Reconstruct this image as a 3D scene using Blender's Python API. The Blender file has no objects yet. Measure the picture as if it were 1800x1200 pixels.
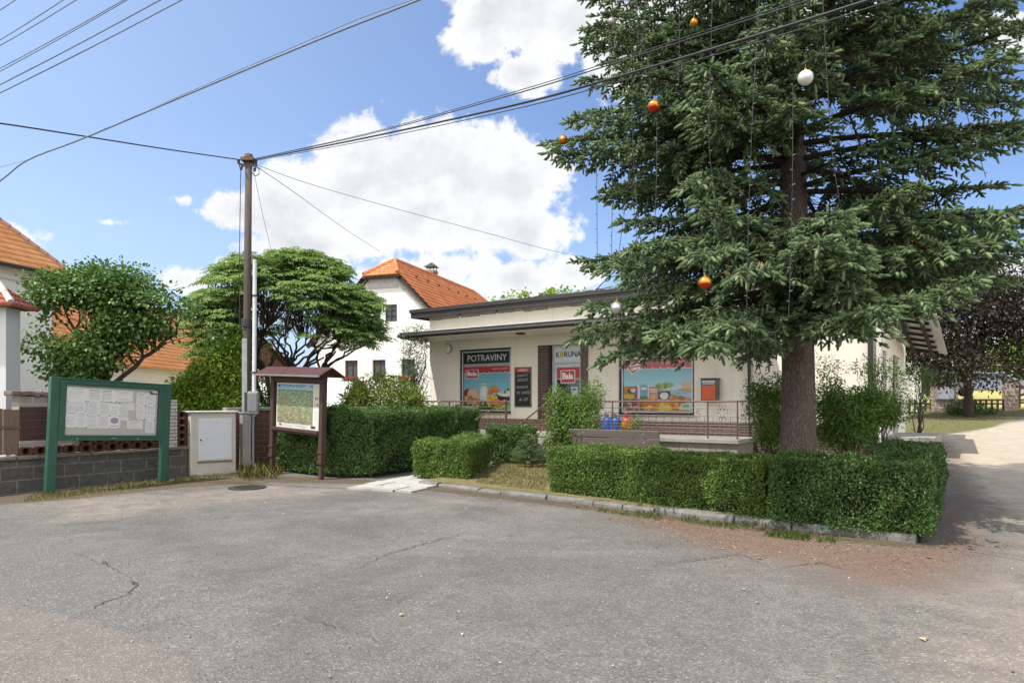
import bpy, bmesh, math, random
import numpy as np
from mathutils import Vector, Matrix
random.seed(11)
rng = np.random.default_rng(11)
SC = bpy.context.scene
COL = SC.collection
F, HZ, CZ = 1200.0, 705.0, 1.65      # focal length in photo pixels, horizon row, eye height
R = math.radians

def sm(a, b, x):
    t = np.clip((x - a) / (b - a), 0, 1)
    return t * t * (3 - 2 * t)

SA = np.array((0.817, -0.577)); SB = np.array((0.577, 0.817)); SO = np.array((-2.86, 23.7))
FACE_RZ = math.atan2(-0.577, 0.817)

def hgt(x, y):
    """terrain height"""
    u = x * SB[0] + y * SB[1]; w = x * SA[0] + y * SA[1]
    up = np.maximum(u - 13.0, 0)
    rise = 0.043 * up * np.clip(up / 3.0, 0, 1) 
    rise = np.where(rise > 1.35, 1.35 + (rise - 1.35) * 0.25, rise)
    rise = rise + .055*np.clip(u - 45, 0, 60)
    return rise * sm(-6.0, -2.6, w)

def P(px, py, D):
    return Vector(((px - 900) / F * D, D, CZ - (py - HZ) / F * D))
def G(px, py, off=0.0):
    """point of the ground seen at a photo pixel"""
    lo, hi = 2.0, 120.0
    for _ in range(60):
        D = (lo + hi) / 2
        z = CZ - (py - HZ) / F * D
        if z > float(hgt((px - 900) / F * D, D)): lo = D
        else: hi = D
    x = (px - 900) / F * lo
    return Vector((x, lo, float(hgt(x, lo)) + off))
def XY(px, D): return ((px - 900) / F * D, D)

# ------------------------------------------------------------------ objects
def tag(o, label=None, cat=None, group=None, kind=None):
    if label: o['label'] = label
    if cat: o['category'] = cat
    if group: o['group'] = group
    if kind: o['kind'] = kind
    return o
def root(name, loc, rz=0, label=None, cat=None, group=None):
    o = bpy.data.objects.new(name, None); COL.objects.link(o)
    o.location = loc; o.rotation_euler = (0, 0, rz); o.empty_display_size = 0.2
    return tag(o, label, cat, group)
def link(name, me, mats, parent=None):
    o = bpy.data.objects.new(name, me); COL.objects.link(o)
    for m in (mats if isinstance(mats, (list, tuple)) else [mats]): me.materials.append(m)
    if parent is not None: o.parent = parent
    return o
def dup(o, parent=None):
    c = o.copy(); COL.objects.link(c)
    if parent is not None: c.parent = parent
    for ch in list(o.children): dup(ch, c)
    return c

class MB:
    def __init__(s): s.v = []; s.f = []; s.m = []
    def add(s, vs, fs, mi=0):
        k = len(s.v); s.v += [tuple(v) for v in vs]
        for f in fs: s.f.append([i + k for i in f]); s.m.append(mi)
        return s
    def box(s, x0, x1, y0, y1, z0, z1, mi=0):
        vs = [(x, y, z) for z in (z0, z1) for y in (y0, y1) for x in (x0, x1)]
        return s.add(vs, [(0,2,3,1),(4,5,7,6),(0,1,5,4),(2,6,7,3),(0,4,6,2),(1,3,7,5)], mi)
    def obox(s, c, ax, ay, az, mi=0):
        c, ax, ay, az = (Vector(q) for q in (c, ax, ay, az))
        vs = [c + ax*i + ay*j + az*k for k in (-1,1) for j in (-1,1) for i in (-1,1)]
        return s.add(vs, [(0,2,3,1),(4,5,7,6),(0,1,5,4),(2,6,7,3),(0,4,6,2),(1,3,7,5)], mi)
    def bar(s, p, q, w, h, mi=0):
        p, q = Vector(p), Vector(q); d = q - p; up = Vector((0,0,1))
        if abs(d.normalized().z) > .97: up = Vector((0,1,0))
        sd = d.cross(up).normalized(); u = sd.cross(d).normalized()
        return s.obox((p+q)/2, d/2, sd*w/2, u*h/2, mi)
    def tube(s, pts, r, n=8, cap=True, mi=0):
        pts = [Vector(p) for p in pts]; N = len(pts)
        if not isinstance(r, (list, tuple)): r = [r]*N
        vs = []; ref = None
        for i, p in enumerate(pts):
            d = (pts[min(i+1, N-1)] - pts[max(i-1, 0)]).normalized()
            if ref is None: ref = Vector((0,0,1)) if abs(d.z) < .9 else Vector((1,0,0))
            a = d.cross(ref).normalized(); b = d.cross(a).normalized()
            ref = -b if False else ref
            for k in range(n):
                t = 2*math.pi*k/n
                vs.append(p + (a*math.cos(t) + b*math.sin(t))*r[i])
        fs = [(i*n+k, i*n+(k+1)%n, (i+1)*n+(k+1)%n, (i+1)*n+k) for i in range(N-1) for k in range(n)]
        if cap: fs += [tuple(range(n))[::-1], tuple((N-1)*n+k for k in range(n))]
        return s.add(vs, fs, mi)
    def lathe(s, prof, c=(0,0,0), n=20, mi=0, axis='z'):
        vs = []
        for r, z in prof:
            for k in range(n):
                t = 2*math.pi*k/n; x, y = r*math.cos(t), r*math.sin(t)
                q = (x, y, z) if axis == 'z' else ((x, -z, y) if axis == 'y' else (z, x, y))
                vs.append((c[0]+q[0], c[1]+q[1], c[2]+q[2]))
        N = len(prof)
        fs = [(i*n+k, i*n+(k+1)%n, (i+1)*n+(k+1)%n, (i+1)*n+k) for i in range(N-1) for k in range(n)]
        fs += [tuple(range(n))[::-1], tuple((N-1)*n+k for k in range(n))]
        return s.add(vs, fs, mi)
    def prism(s, pts, z0, z1, mi=0):
        n = len(pts); z0s = z0 if isinstance(z0, (list, tuple)) else [z0]*n
        vs = [(p[0], p[1], z) for p, z in zip(pts, z0s)] + [(p[0], p[1], z1) for p in pts]
        fs = [tuple(range(n))[::-1], tuple(range(n, 2*n))] + [(i, (i+1)%n, n+(i+1)%n, n+i) for i in range(n)]
        return s.add(vs, fs, mi)
    def xzprism(s, pts, y0, y1, mi=0):
        n = len(pts)
        vs = [(p[0], y0, p[1]) for p in pts] + [(p[0], y1, p[1]) for p in pts]
        fs = [tuple(range(n)), tuple(range(n, 2*n))[::-1]] + [(i, n+i, n+(i+1)%n, (i+1)%n) for i in range(n)]
        return s.add(vs, fs, mi)
    def build(s, name, mats, parent=None, smooth=False, bevel=0, seg=2):
        me = bpy.data.meshes.new(name); me.from_pydata(s.v, [], s.f)
        bm = bmesh.new(); bm.from_mesh(me); bmesh.ops.recalc_face_normals(bm, faces=bm.faces); bm.to_mesh(me); bm.free()
        o = link(name, me, mats, parent)
        me.polygons.foreach_set('material_index', s.m)
        if smooth:
            me.polygons.foreach_set('use_smooth', [True]*len(s.f))
        if bevel:
            b = o.modifiers.new('bevel', 'BEVEL'); b.width = bevel; b.segments = seg; b.limit_method = 'ANGLE'; b.angle_limit = R(40)
        return o

def np_mesh(name, V, Fc, mats, parent=None, var=None, smooth=False, col=None, midx=None):
    """V (n,3); Fc (m,k) faces with the same number of corners"""
    me = bpy.data.meshes.new(name); m, k = Fc.shape
    me.vertices.add(len(V)); me.vertices.foreach_set('co', np.ascontiguousarray(V, dtype=np.float32).ravel())
    me.loops.add(m*k); me.loops.foreach_set('vertex_index', np.ascontiguousarray(Fc, dtype=np.int32).ravel())
    me.polygons.add(m); me.polygons.foreach_set('loop_start', np.arange(0, m*k, k, dtype=np.int32))
    if smooth: me.polygons.foreach_set('use_smooth', np.ones(m, dtype=bool))
    if midx is not None: me.polygons.foreach_set('material_index', midx.astype(np.int32))
    me.update(calc_edges=True)
    if var is not None:
        a = me.attributes.new('var', 'FLOAT', 'FACE'); a.data.foreach_set('value', np.ascontiguousarray(var, dtype=np.float32))
    return link(name, me, mats, parent)

def nrm(a):
    return a / np.maximum(np.linalg.norm(a, axis=-1, keepdims=True), 1e-9)

ROUND = (np.array([(0,0,0),(.22,.46,.07),(.66,.40,.05),(1,0,-.10),(.66,-.40,.05),(.22,-.46,.07)]), np.array([(0,1,2,3),(0,3,4,5)]))
LANCE = (np.array([(0,0,0),(.45,.5,.10),(1,0,-.06),(.45,-.5,.10)]), np.array([(0,1,2),(0,2,3)]))
BLADE = (np.array([(0,.5,0),(0,-.5,0),(.55,.32,.0),(.55,-.32,0),(1,0,-.0)]), None)

def leaf_arrays(c, ax, up, L, W, tmpl):
    tv, tf = tmpl
    ax = nrm(ax); side = nrm(np.cross(ax, up)); n = np.cross(side, ax)
    V = (c[:, None, :] + ax[:, None, :]*(tv[None, :, 0, None]*L[:, None, None])
         + side[:, None, :]*(tv[None, :, 1, None]*W[:, None, None]) + n[:, None, :]*(tv[None, :, 2, None]*L[:, None, None]))
    N, K = len(c), len(tv)
    Fc = tf[None] + (np.arange(N)*K)[:, None, None]
    return V.reshape(-1, 3), Fc.reshape(-1, tf.shape[1])
def leaves(name, c, ax, up, L, W, mat, parent=None, tmpl=LANCE, var=None):
    N = len(c)
    L = np.broadcast_to(np.asarray(L, float), (N,)); W = np.broadcast_to(np.asarray(W, float), (N,))
    V, Fc = leaf_arrays(c, ax, up, L, W, tmpl)
    if var is None: var = rng.random(N)
    return np_mesh(name, V, Fc, mat, parent, np.repeat(var, len(tmpl[1])))

def rdir(n):
    return nrm(rng.normal(size=(n, 3)))

# ------------------------------------------------------------------ materials
class NT:
    def __init__(s, name):
        s.m = bpy.data.materials.new(name); s.m.use_nodes = True
        s.t = s.m.node_tree; s.t.nodes.clear()
        s.out = s.n('ShaderNodeOutputMaterial')
    def n(s, ty, **kw):
        nd = s.t.nodes.new(ty)
        for k, v in kw.items(): setattr(nd, k, v)
        return nd
    def l(s, a, b): s.t.links.new(a, b)
    def setin(s, sock, v):
        if isinstance(v, bpy.types.NodeSocket): s.l(v, sock)
        else: sock.default_value = v
    def coord(s, kind='Object'):
        return s.n('ShaderNodeTexCoord').outputs[kind]
    def noise(s, vec, scale, detail=4, rough=.55, dist=0):
        nd = s.n('ShaderNodeTexNoise'); s.l(vec, nd.inputs['Vector'])
        nd.inputs['Scale'].default_value = scale; nd.inputs['Detail'].default_value = detail
        nd.inputs['Roughness'].default_value = rough; nd.inputs['Distortion'].default_value = dist
        return nd.outputs['Fac']
    def vor(s, vec, scale, feat='F1', out='Distance'):
        nd = s.n('ShaderNodeTexVoronoi', feature=feat); s.l(vec, nd.inputs['Vector']); nd.inputs['Scale'].default_value = scale
        return nd.outputs[out]
    def ramp(s, fac, stops):
        nd = s.n('ShaderNodeValToRGB'); s.l(fac, nd.inputs['Fac']); e = nd.color_ramp.elements
        while len(e) < len(stops): e.new(.5)
        for q, (p, c) in zip(e, stops):
            q.position = p; q.color = (*c, 1) if len(c) == 3 else c
        return nd.outputs['Color']
    def rng(s, v, a, b, c=0., d=1.):
        nd = s.n('ShaderNodeMapRange'); s.setin(nd.inputs[0], v)
        for i, q in enumerate((a, b, c, d)): nd.inputs[i+1].default_value = q
        return nd.outputs[0]
    def math(s, op, a, b=0., c=0.):
        nd = s.n('ShaderNodeMath', operation=op)
        s.setin(nd.inputs[0], a); s.setin(nd.inputs[1], b); s.setin(nd.inputs[2], c)
        return nd.outputs[0]
    def mix(s, fac, a, b, blend='MIX'):
        nd = s.n('ShaderNodeMix', data_type='RGBA', blend_type=blend)
        s.setin(nd.inputs[0], fac)
        s.setin(nd.inputs[6], (*a, 1) if isinstance(a, tuple) and len(a) == 3 else a)
        s.setin(nd.inputs[7], (*b, 1) if isinstance(b, tuple) and len(b) == 3 else b)
        return nd.outputs[2]
    def attr(s, name, out='Fac'):
        nd = s.n('ShaderNodeAttribute'); nd.attribute_name = name
        return nd.outputs[out]
    def bump(s, h, strength=.3, dist=.01):
        nd = s.n('ShaderNodeBump'); s.l(h, nd.inputs['Height'])
        nd.inputs['Strength'].default_value = strength; nd.inputs['Distance'].default_value = dist
        return nd.outputs['Normal']
    def bsdf(s, col, rough=.7, metal=0., spec=.4, normal=None, **kw):
        b = s.n('ShaderNodeBsdfPrincipled')
        s.setin(b.inputs['Base Color'], (*col, 1) if isinstance(col, tuple) and len(col) == 3 else col)
        s.setin(b.inputs['Roughness'], rough); b.inputs['Metallic'].default_value = metal
        b.inputs['Specular IOR Level'].default_value = spec
        if normal is not None: s.l(normal, b.inputs['Normal'])
        for k, v in kw.items(): s.setin(b.inputs[k], v)
        s.l(b.outputs[0], s.out.inputs[0])
        return b

MATS = {}
def mat(name, c, c2=None, scale=4., rough=.7, metal=0., spec=.4, bump=0., bscale=60., bdist=.006, dirt=0., stretch=None):
    """plain surface: two-tone mottling, fine grain, optional bump, optional blotchy dirt"""
    if name in MATS: return MATS[name]
    t = NT(name); v = t.coord()
    if stretch:
        mp = t.n('ShaderNodeMapping'); mp.inputs['Scale'].default_value = stretch; t.l(v, mp.inputs[0]); v = mp.outputs[0]
    c2 = c2 or tuple(x*.78 for x in c)
    col = t.mix(t.rng(t.noise(v, scale, 6, .6), .35, .68), c, c2)
    g = t.noise(v, bscale, 3, .6)
    col = t.mix(t.rng(g, .3, .75, .0, .22), col, tuple(x*.6 for x in c))
    if dirt:
        d = t.rng(t.noise(v, scale*.37, 8, .7, .6), .52, .75, 0, dirt)
        col = t.mix(d, col, (.09, .075, .055))
    r = t.rng(g, .2, .8, max(rough-.08, .02), min(rough+.08, 1))
    nm = t.bump(g, bump, bdist) if bump else None
    t.bsdf(col, r, metal, spec, nm)
    MATS[name] = t.m
    return t.m

def leafmat(name, lo, hi, trans=.28, rough=.5, spec=.3, tcol=None, dead=None):
    """foliage: colour varies leaf by leaf (attribute var), some light passes through"""
    t = NT(name)
    v = t.attr('var'); col = t.ramp(v, [(0., lo), (.94, hi), (.985, dead)] if dead else [(0., lo), (1., hi)])
    b = t.bsdf(col, rough, 0., spec)
    tr = t.n('ShaderNodeBsdfTranslucent')
    t.l(t.mix(.5, col, tcol or (hi[0]*1.3, hi[1]*1.35, hi[2]*.6)), tr.inputs[0])
    mx = t.n('ShaderNodeMixShader'); mx.inputs[0].default_value = trans
    t.l(b.outputs[0], mx.inputs[1]); t.l(tr.outputs[0], mx.inputs[2]); t.l(mx.outputs[0], t.out.inputs[0])
    return t.m

def brickmat(name, c1, c2, mortar, bw, bh, ms=.012, rough=.75, bump=.5, offs=.5, spec=.35, grime=.25):
    t = NT(name); v = t.coord()
    sx = t.n('ShaderNodeSeparateXYZ'); t.l(v, sx.inputs[0])
    cb = t.n('ShaderNodeCombineXYZ')
    t.l(t.math('ADD', sx.outputs[0], sx.outputs[1]), cb.inputs[0]); t.l(sx.outputs[2], cb.inputs[1])
    b = t.n('ShaderNodeTexBrick', offset=offs); t.l(cb.outputs[0], b.inputs['Vector'])
    b.inputs['Scale'].default_value = 1.; b.inputs['Brick Width'].default_value = bw; b.inputs['Row Height'].default_value = bh
    b.inputs['Mortar Size'].default_value = ms; b.inputs['Mortar Smooth'].default_value = .15
    for k, c in (('Color1', c1), ('Color2', c2), ('Mortar', mortar)): b.inputs[k].default_value = (*c, 1)
    n = t.noise(v, 9., 6, .65)
    col = t.mix(t.rng(n, .4, .7, 0, grime*2), b.outputs['Color'], tuple(x*.45 for x in c1))
    h = t.math('ADD', t.math('MULTIPLY', b.outputs['Fac'], -1.), t.math('MULTIPLY', t.noise(v, 70., 3), .35))
    t.bsdf(col, rough, 0., spec, t.bump(h, bump, .008))
    return t.m

def printmat(name, rough=.35):
    t = NT(name); v = t.coord()
    col = t.attr('Col', 'Color')
    col = t.mix(t.rng(t.noise(v, 40., 4, .6), .35, .7, 0, .16), col, (.25, .24, .22))
    t.bsdf(col, rough, 0., .4)
    return t.m

# ------------------------------------------------------------------ flat printed artwork
_TXT = {}
def text_mesh(body, bold=0., shear=0., sp=1.):
    key = (body, bold, shear, sp)
    if key in _TXT: return _TXT[key]
    cu = bpy.data.curves.new('t', 'FONT'); cu.body = body; cu.offset = bold; cu.resolution_u = 3; cu.shear = shear; cu.space_character = sp
    ob = bpy.data.objects.new('t', cu); COL.objects.link(ob)
    dg = bpy.context.evaluated_depsgraph_get(); dg.update()
    me = bpy.data.meshes.new_from_object(ob.evaluated_get(dg))
    v = np.array([q.co[:2] for q in me.vertices]); fs = [tuple(p.vertices) for p in me.polygons]
    bpy.data.objects.remove(ob); bpy.data.curves.remove(cu); bpy.data.meshes.remove(me)
    v = (v - v.min(0)) / np.maximum(v.max(0) - v.min(0), 1e-6)
    _TXT[key] = (v, fs)
    return _TXT[key]

class Flat:
    """printed sheet in a local x-z plane facing -y; artwork in 0..1 units, each layer 1.2 mm proud of the last"""
    def __init__(s, x0, z0, w, h, y=0., step=.0012):
        s.x0, s.z0, s.w, s.h, s.y, s.st = x0, z0, w, h, y, step
        s.v = []; s.f = []; s.c = []
    def poly(s, pts, col, lay=1):
        k = len(s.v)
        s.v += [(s.x0 + u*s.w, s.y - lay*s.st, s.z0 + v*s.h) for u, v in pts]
        s.f.append(tuple(range(k, k+len(pts)))); s.c.append(col)
    def clip(s, pts):
        return [(min(max(u, 0), 1), min(max(v, 0), 1)) for u, v in pts]
    def rect(s, u0, v0, u1, v1, col, lay=1): s.poly([(u0,v0),(u1,v0),(u1,v1),(u0,v1)], col, lay)
    def ell(s, cu, cv, ru, rv, col, lay=1, n=22, rot=0., a0=0., a1=2*math.pi, wob=0.):
        pts = []
        for k in range(n):
            t = a0 + (a1-a0)*k/(n if a1-a0 > 6.28 else n-1)
            q = 1 + wob*math.sin(3*t+cu*40)*.6 + wob*math.sin(7*t+cv*50)*.4
            x, y = ru*math.cos(t)*q, rv*math.sin(t)*q
            pts.append((cu + x*math.cos(rot) - y*math.sin(rot), cv + (x*math.sin(rot) + y*math.cos(rot))))
        s.poly(s.clip(pts), col, lay)
    def text(s, body, u0, v0, u1, v1, col, lay=2, bold=0., shear=0., sp=1., rot=0.):
        v, fs = text_mesh(body, bold, shear, sp); k = len(s.v)
        cu, cv = (u0+u1)/2, (v0+v1)/2
        for a, b in v:
            u, w = u0 + a*(u1-u0) - cu, v0 + b*(v1-v0) - cv
            X, Z = u*s.w, w*s.h
            X, Z = X*math.cos(rot) - Z*math.sin(rot), X*math.sin(rot) + Z*math.cos(rot)
            s.v.append((s.x0 + cu*s.w + X, s.y - lay*s.st, s.z0 + cv*s.h + Z))
        for f in fs: s.f.append(tuple(i+k for i in f)); s.c.append(col)
    def build(s, name, m, parent=None, back=None):
        me = bpy.data.meshes.new(name)
        v, f, c = list(s.v), list(s.f), list(s.c)
        if back is not None:      # the sheet itself, with thickness
            k = len(v); x0, x1, z0, z1 = s.x0, s.x0+s.w, s.z0, s.z0+s.h
            v += [(x, y, z) for z in (z0, z1) for y in (s.y, s.y+.006) for x in (x0, x1)]
            f += [tuple(k+i for i in q) for q in ((0,2,3,1),(4,5,7,6),(0,1,5,4),(2,6,7,3),(0,4,6,2),(1,3,7,5))]; c += [back]*6
        me.from_pydata(v, [], f)
        a = me.attributes.new('Col', 'FLOAT_COLOR', 'FACE')
        a.data.foreach_set('color', np.array([(*q, 1) for q in c], dtype=np.float32).ravel())
        return link(name, me, m, parent)
PRINT = printmat('print')
# ------------------------------------------------------------------ camera, sky, sun
cam = bpy.data.cameras.new('camera'); cam.lens = 24; cam.sensor_width = 36; cam.shift_y = (HZ-600)/1800
cam.clip_end = 8000; cam.clip_start = .05
co = bpy.data.objects.new('camera', cam); COL.objects.link(co); co.location = (0, 0, CZ); co.rotation_euler = (R(90), 0, 0)
SC.camera = co
SUN_EL, SUN_DIR = 60.0, (-0.86, -0.51)         # towards the sun: high, from the left and a little behind the camera
az = math.atan2(SUN_DIR[0], SUN_DIR[1])          # clockwise from +Y
sl = bpy.data.lights.new('sun', 'SUN'); sl.energy = 3.0; sl.angle = R(.6); sl.color = (1., .95, .87)
so = bpy.data.objects.new('sun', sl); COL.objects.link(so)
sv = Vector((math.sin(az)*math.cos(R(SUN_EL)), math.cos(az)*math.cos(R(SUN_EL)), math.sin(R(SUN_EL))))
so.rotation_euler = sv.to_track_quat('Z', 'Y').to_euler(); so.location = (-20, 20, 40)

W = bpy.data.worlds.new('World'); SC.world = W; W.use_nodes = True
wt = W.node_tree; wt.nodes.clear()
class WT(NT):
    def __init__(s): s.t = wt
w = WT()
sky = w.n('ShaderNodeTexSky', sky_type='NISHITA'); sky.sun_disc = False
sky.sun_elevation = R(SUN_EL); sky.sun_rotation = az % (2*math.pi); sky.air_density = 1.0; sky.dust_density = 1.6; sky.ozone_density = 2.2
d = w.coord('Generated')
sx = w.n('ShaderNodeSeparateXYZ'); w.l(d, sx.inputs[0])
ay = w.math('MAXIMUM', w.math('ABSOLUTE', sx.outputs[1]), .08)
gx = w.math('DIVIDE', sx.outputs[0], ay); gz = w.math('DIVIDE', sx.outputs[2], ay)
g3 = w.n('ShaderNodeCombineXYZ'); w.l(gx, g3.inputs[0]); w.l(gz, g3.inputs[1])
gv = g3.outputs[0]
# broad cumulus masses: direction, width, height
CL = [(640,318,185,112),(790,292,190,100),(720,385,250,88),(520,352,120,92),(905,322,120,92),(425,372,86,44),(930,408,105,60),
      (560,432,170,42),(322,350,30,17),(870,35,118,88),(985,30,150,110),(1100,95,110,90),(930,130,70,50),(1180,40,120,90),
      (900,492,150,46),(1010,480,90,44),(770,470,170,40),(186,390,46,13),(28,414,70,34),(322,492,72,30),(1795,62,90,46),
      (1790,480,60,50),(1480,40,120,60),(1600,470,120,60),(-150,330,120,60),(2050,330,160,110),(1900,600,260,50),(420,470,60,30)]
fld = None
for px, py, rx, rz in CL:
    ax_ = w.math('MULTIPLY', w.math('SUBTRACT', gx, (px-900)/F), F/rx)
    az_ = w.math('MULTIPLY', w.math('SUBTRACT', gz, (HZ-py)/F), F/rz)
    dd = w.math('SUBTRACT', 1., w.math('SQRT', w.math('ADD', w.math('MULTIPLY', ax_, ax_), w.math('MULTIPLY', az_, az_))))
    if rz < 60: dd = w.math('SUBTRACT', w.math('MULTIPLY', dd, .35+.65*rz/60), .10*(1-rz/60))
    fld = dd if fld is None else w.math('SMOOTH_MAX', fld, dd, .08)
puff = w.noise(gv, 8., 13, .66, .35); puff2 = w.noise(gv, 26., 9, .62, .3)
big = w.noise(gv, 3.1, 3, .5, 0.)
f2 = w.math('ADD', fld, w.math('MULTIPLY', w.math('SUBTRACT', puff, .5), 1.7))
f2 = w.math('ADD', f2, w.math('MULTIPLY', w.math('SUBTRACT', big, .5), .45))
f2 = w.math('ADD', f2, w.math('MULTIPLY', w.math('SUBTRACT', puff2, .5), 1.0))
alpha = w.rng(f2, .02, .30)
alpha.node.interpolation_type = 'SMOOTHSTEP'
sh = w.math('ADD', w.math('MULTIPLY', w.noise(gv, 6.5, 7, .6, .4), .9), w.math('MULTIPLY', w.rng(f2, .25, .9), .25))
ccol = w.ramp(w.rng(sh, .34, .92), [(0., (4.25, 4.27, 4.3)), (.35, (3.85, 3.9, 4.0)), (1., (2.5, 2.65, 2.9))])
# fair-weather haze whitens the sky towards the sun's side and the horizon
veil = w.math('ADD', w.math('MULTIPLY', w.rng(gx, -.85, .25, 1., 0.), .42), w.math('MULTIPLY', w.rng(gz, .0, .40, 1., 0.), .26))
veil.node.use_clamp = True
skc = w.mix(1., sky.outputs[0], (.64, .70, .83), 'MULTIPLY')
base = w.mix(veil, skc, (3.0, 3.9, 5.1))
# unseen white brightness added behind the camera as fill for surfaces facing it
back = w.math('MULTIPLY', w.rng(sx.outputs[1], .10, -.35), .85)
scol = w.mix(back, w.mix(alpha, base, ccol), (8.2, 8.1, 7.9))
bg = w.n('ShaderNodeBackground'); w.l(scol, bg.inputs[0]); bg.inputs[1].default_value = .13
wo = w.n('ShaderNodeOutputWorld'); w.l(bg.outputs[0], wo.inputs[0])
vs = SC.view_settings; vs.view_transform = 'Standard'; vs.look = 'None'; vs.exposure = 0.95; vs.gamma = 1; vs.use_curve_mapping = False

# ------------------------------------------------------------------ ground
def sdf(poly, X, Y):
    """signed distance to a polygon, positive inside"""
    d2 = np.full(X.shape, 1e9); ins = np.zeros(X.shape, bool); n = len(poly)
    for i in range(n):
        (x0, y0), (x1, y1) = poly[i], poly[(i+1) % n]
        ex, ey = x1-x0, y1-y0
        t = np.clip(((X-x0)*ex + (Y-y0)*ey)/(ex*ex+ey*ey+1e-12), 0, 1)
        d2 = np.minimum(d2, (X-x0-t*ex)**2 + (Y-y0-t*ey)**2)
        c = ((y0 <= Y) != (y1 <= Y))
        with np.errstate(divide='ignore', invalid='ignore'):
            ins ^= c & (X < x0 + (Y-y0)/(y1-y0+1e-15)*ex)
    return np.where(ins, 1, -1)*np.sqrt(d2)
def gp(pts): return [tuple(G(px, py)[:2]) for px, py in pts]

xs = np.concatenate([[-3000,-1000,-400,-150,-80,-50,-36,-28,-22,-18], np.arange(-14, 15.01, .125), np.arange(16, 46, 1.), [50,60,80,120,200,400,1000,3000]])
ys = np.concatenate([[-200,-60,-20,-6,-1], np.arange(1, 24.01, .125), np.arange(24.5, 46, .75), [48,52,58,66,80,100,140,220,400,1000,3500]])
GX, GY = np.meshgrid(xs, ys, indexing='ij')
GZ = hgt(GX, GY)
near = (np.abs(GX) < 15) & (GY > 0) & (GY < 24.1)
GZ = GZ + np.where(near, .012*np.sin(GX*.9+1)*np.sin(GY*.8) , 0)*np.clip((GY-1)/3, 0, 1)*np.clip((10-GY)/3, 0, 1)
soft = lambda poly, a: np.clip(.5 + sdf(poly, GX, GY)/a, 0, 1)
needle = np.maximum(soft(gp([(1040,888),(1200,902),(1350,928),(1560,955),(1640,955),(1675,935),(1720,940),(1730,1000),(1640,1040),(1480,1022),(1400,992),(1280,972),(1130,930)]), 1.1),
                    .85*soft(gp([(1655,960),(1668,790),(1690,790),(1712,860),(1720,960)]), 1.0))
needle = np.maximum(needle, .62*soft(gp([(1180,960),(1420,985),(1640,1010),(1560,1060),(1300,1000)]), 1.5))
dust = np.maximum.reduce([.92*soft(gp([(1690,790),(1760,785),(2000,800),(2200,1000),(1740,985),(1715,900)]), 1.6), .95*soft(gp([(1650,1030),(1750,965),(2100,900),(2100,1300),(1480,1300),(1560,1110)]), 1.8),
                          .75*soft(gp([(30,880),(330,862),(470,850),(640,852),(730,862),(560,872),(250,905),(60,930)]), 1.2),
                          .6*soft(gp([(640,860),(860,880),(1040,895),(1050,905),(760,885)]), .6),
                          .45*soft(gp([(320,905),(700,875),(900,900),(500,925)]), 1.2)])
sand = soft(gp([(1668,800),(1672,778),(1640,766),(1700,757),(1770,742),(2100,720),(2300,800),(2100,905),(1800,915),(1720,860)]), 1.6)
old = soft(gp([(-300,1048),(0,1062),(100,1080),(200,1110),(320,1150),(345,1180),(370,1320),(-300,1320)]), .22)
patch = soft(gp([(-150,965),(90,955),(240,1030),(155,1078),(-150,1120)]), .25)
w0 = GX*SA[0] + GY*SA[1]; u0 = GX*SB[0] + GY*SB[1]
grass = soft(gp([(1590,762),(1640,765),(1690,759),(1740,751),(1770,740),(1810,728),(2000,722),(2000,716),(1480,716),(1480,760)]), .8)
grass = np.maximum(grass, np.where((GX < -9.6) & (GY < 200), 1., 0.))
grass = np.maximum(grass, np.where((w0 < -2.6) & (u0 > 17.) & (GY > 15.), 1., 0.))
field = np.where((GY > 35.5) | (GX < -30) | (GX > 46), 1., 0.)
dirt = .9*soft(gp([(-100,892),(-100,872),(78,868),(290,847),(330,842),(480,836),(640,842),(730,854),(640,850),(480,848),(330,856),(100,880)]), .35)
dirt = np.maximum(dirt, .85*soft(gp([(735,850),(960,876),(1180,903),(1345,924),(1560,948),(1645,954),(1650,964),(1560,960),(1345,936),(1180,914),(960,887),(735,860)]), .16))
nx, ny = GX.shape
V = np.stack([GX, GY, GZ], -1).reshape(-1, 3)
ii = np.arange(nx*ny).reshape(nx, ny)
Q = np.stack([ii[:-1,:-1], ii[1:,:-1], ii[1:,1:], ii[:-1,1:]], -1).reshape(-1, 4)
def fmean(a): return a.reshape(-1)[Q].mean(1)

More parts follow.
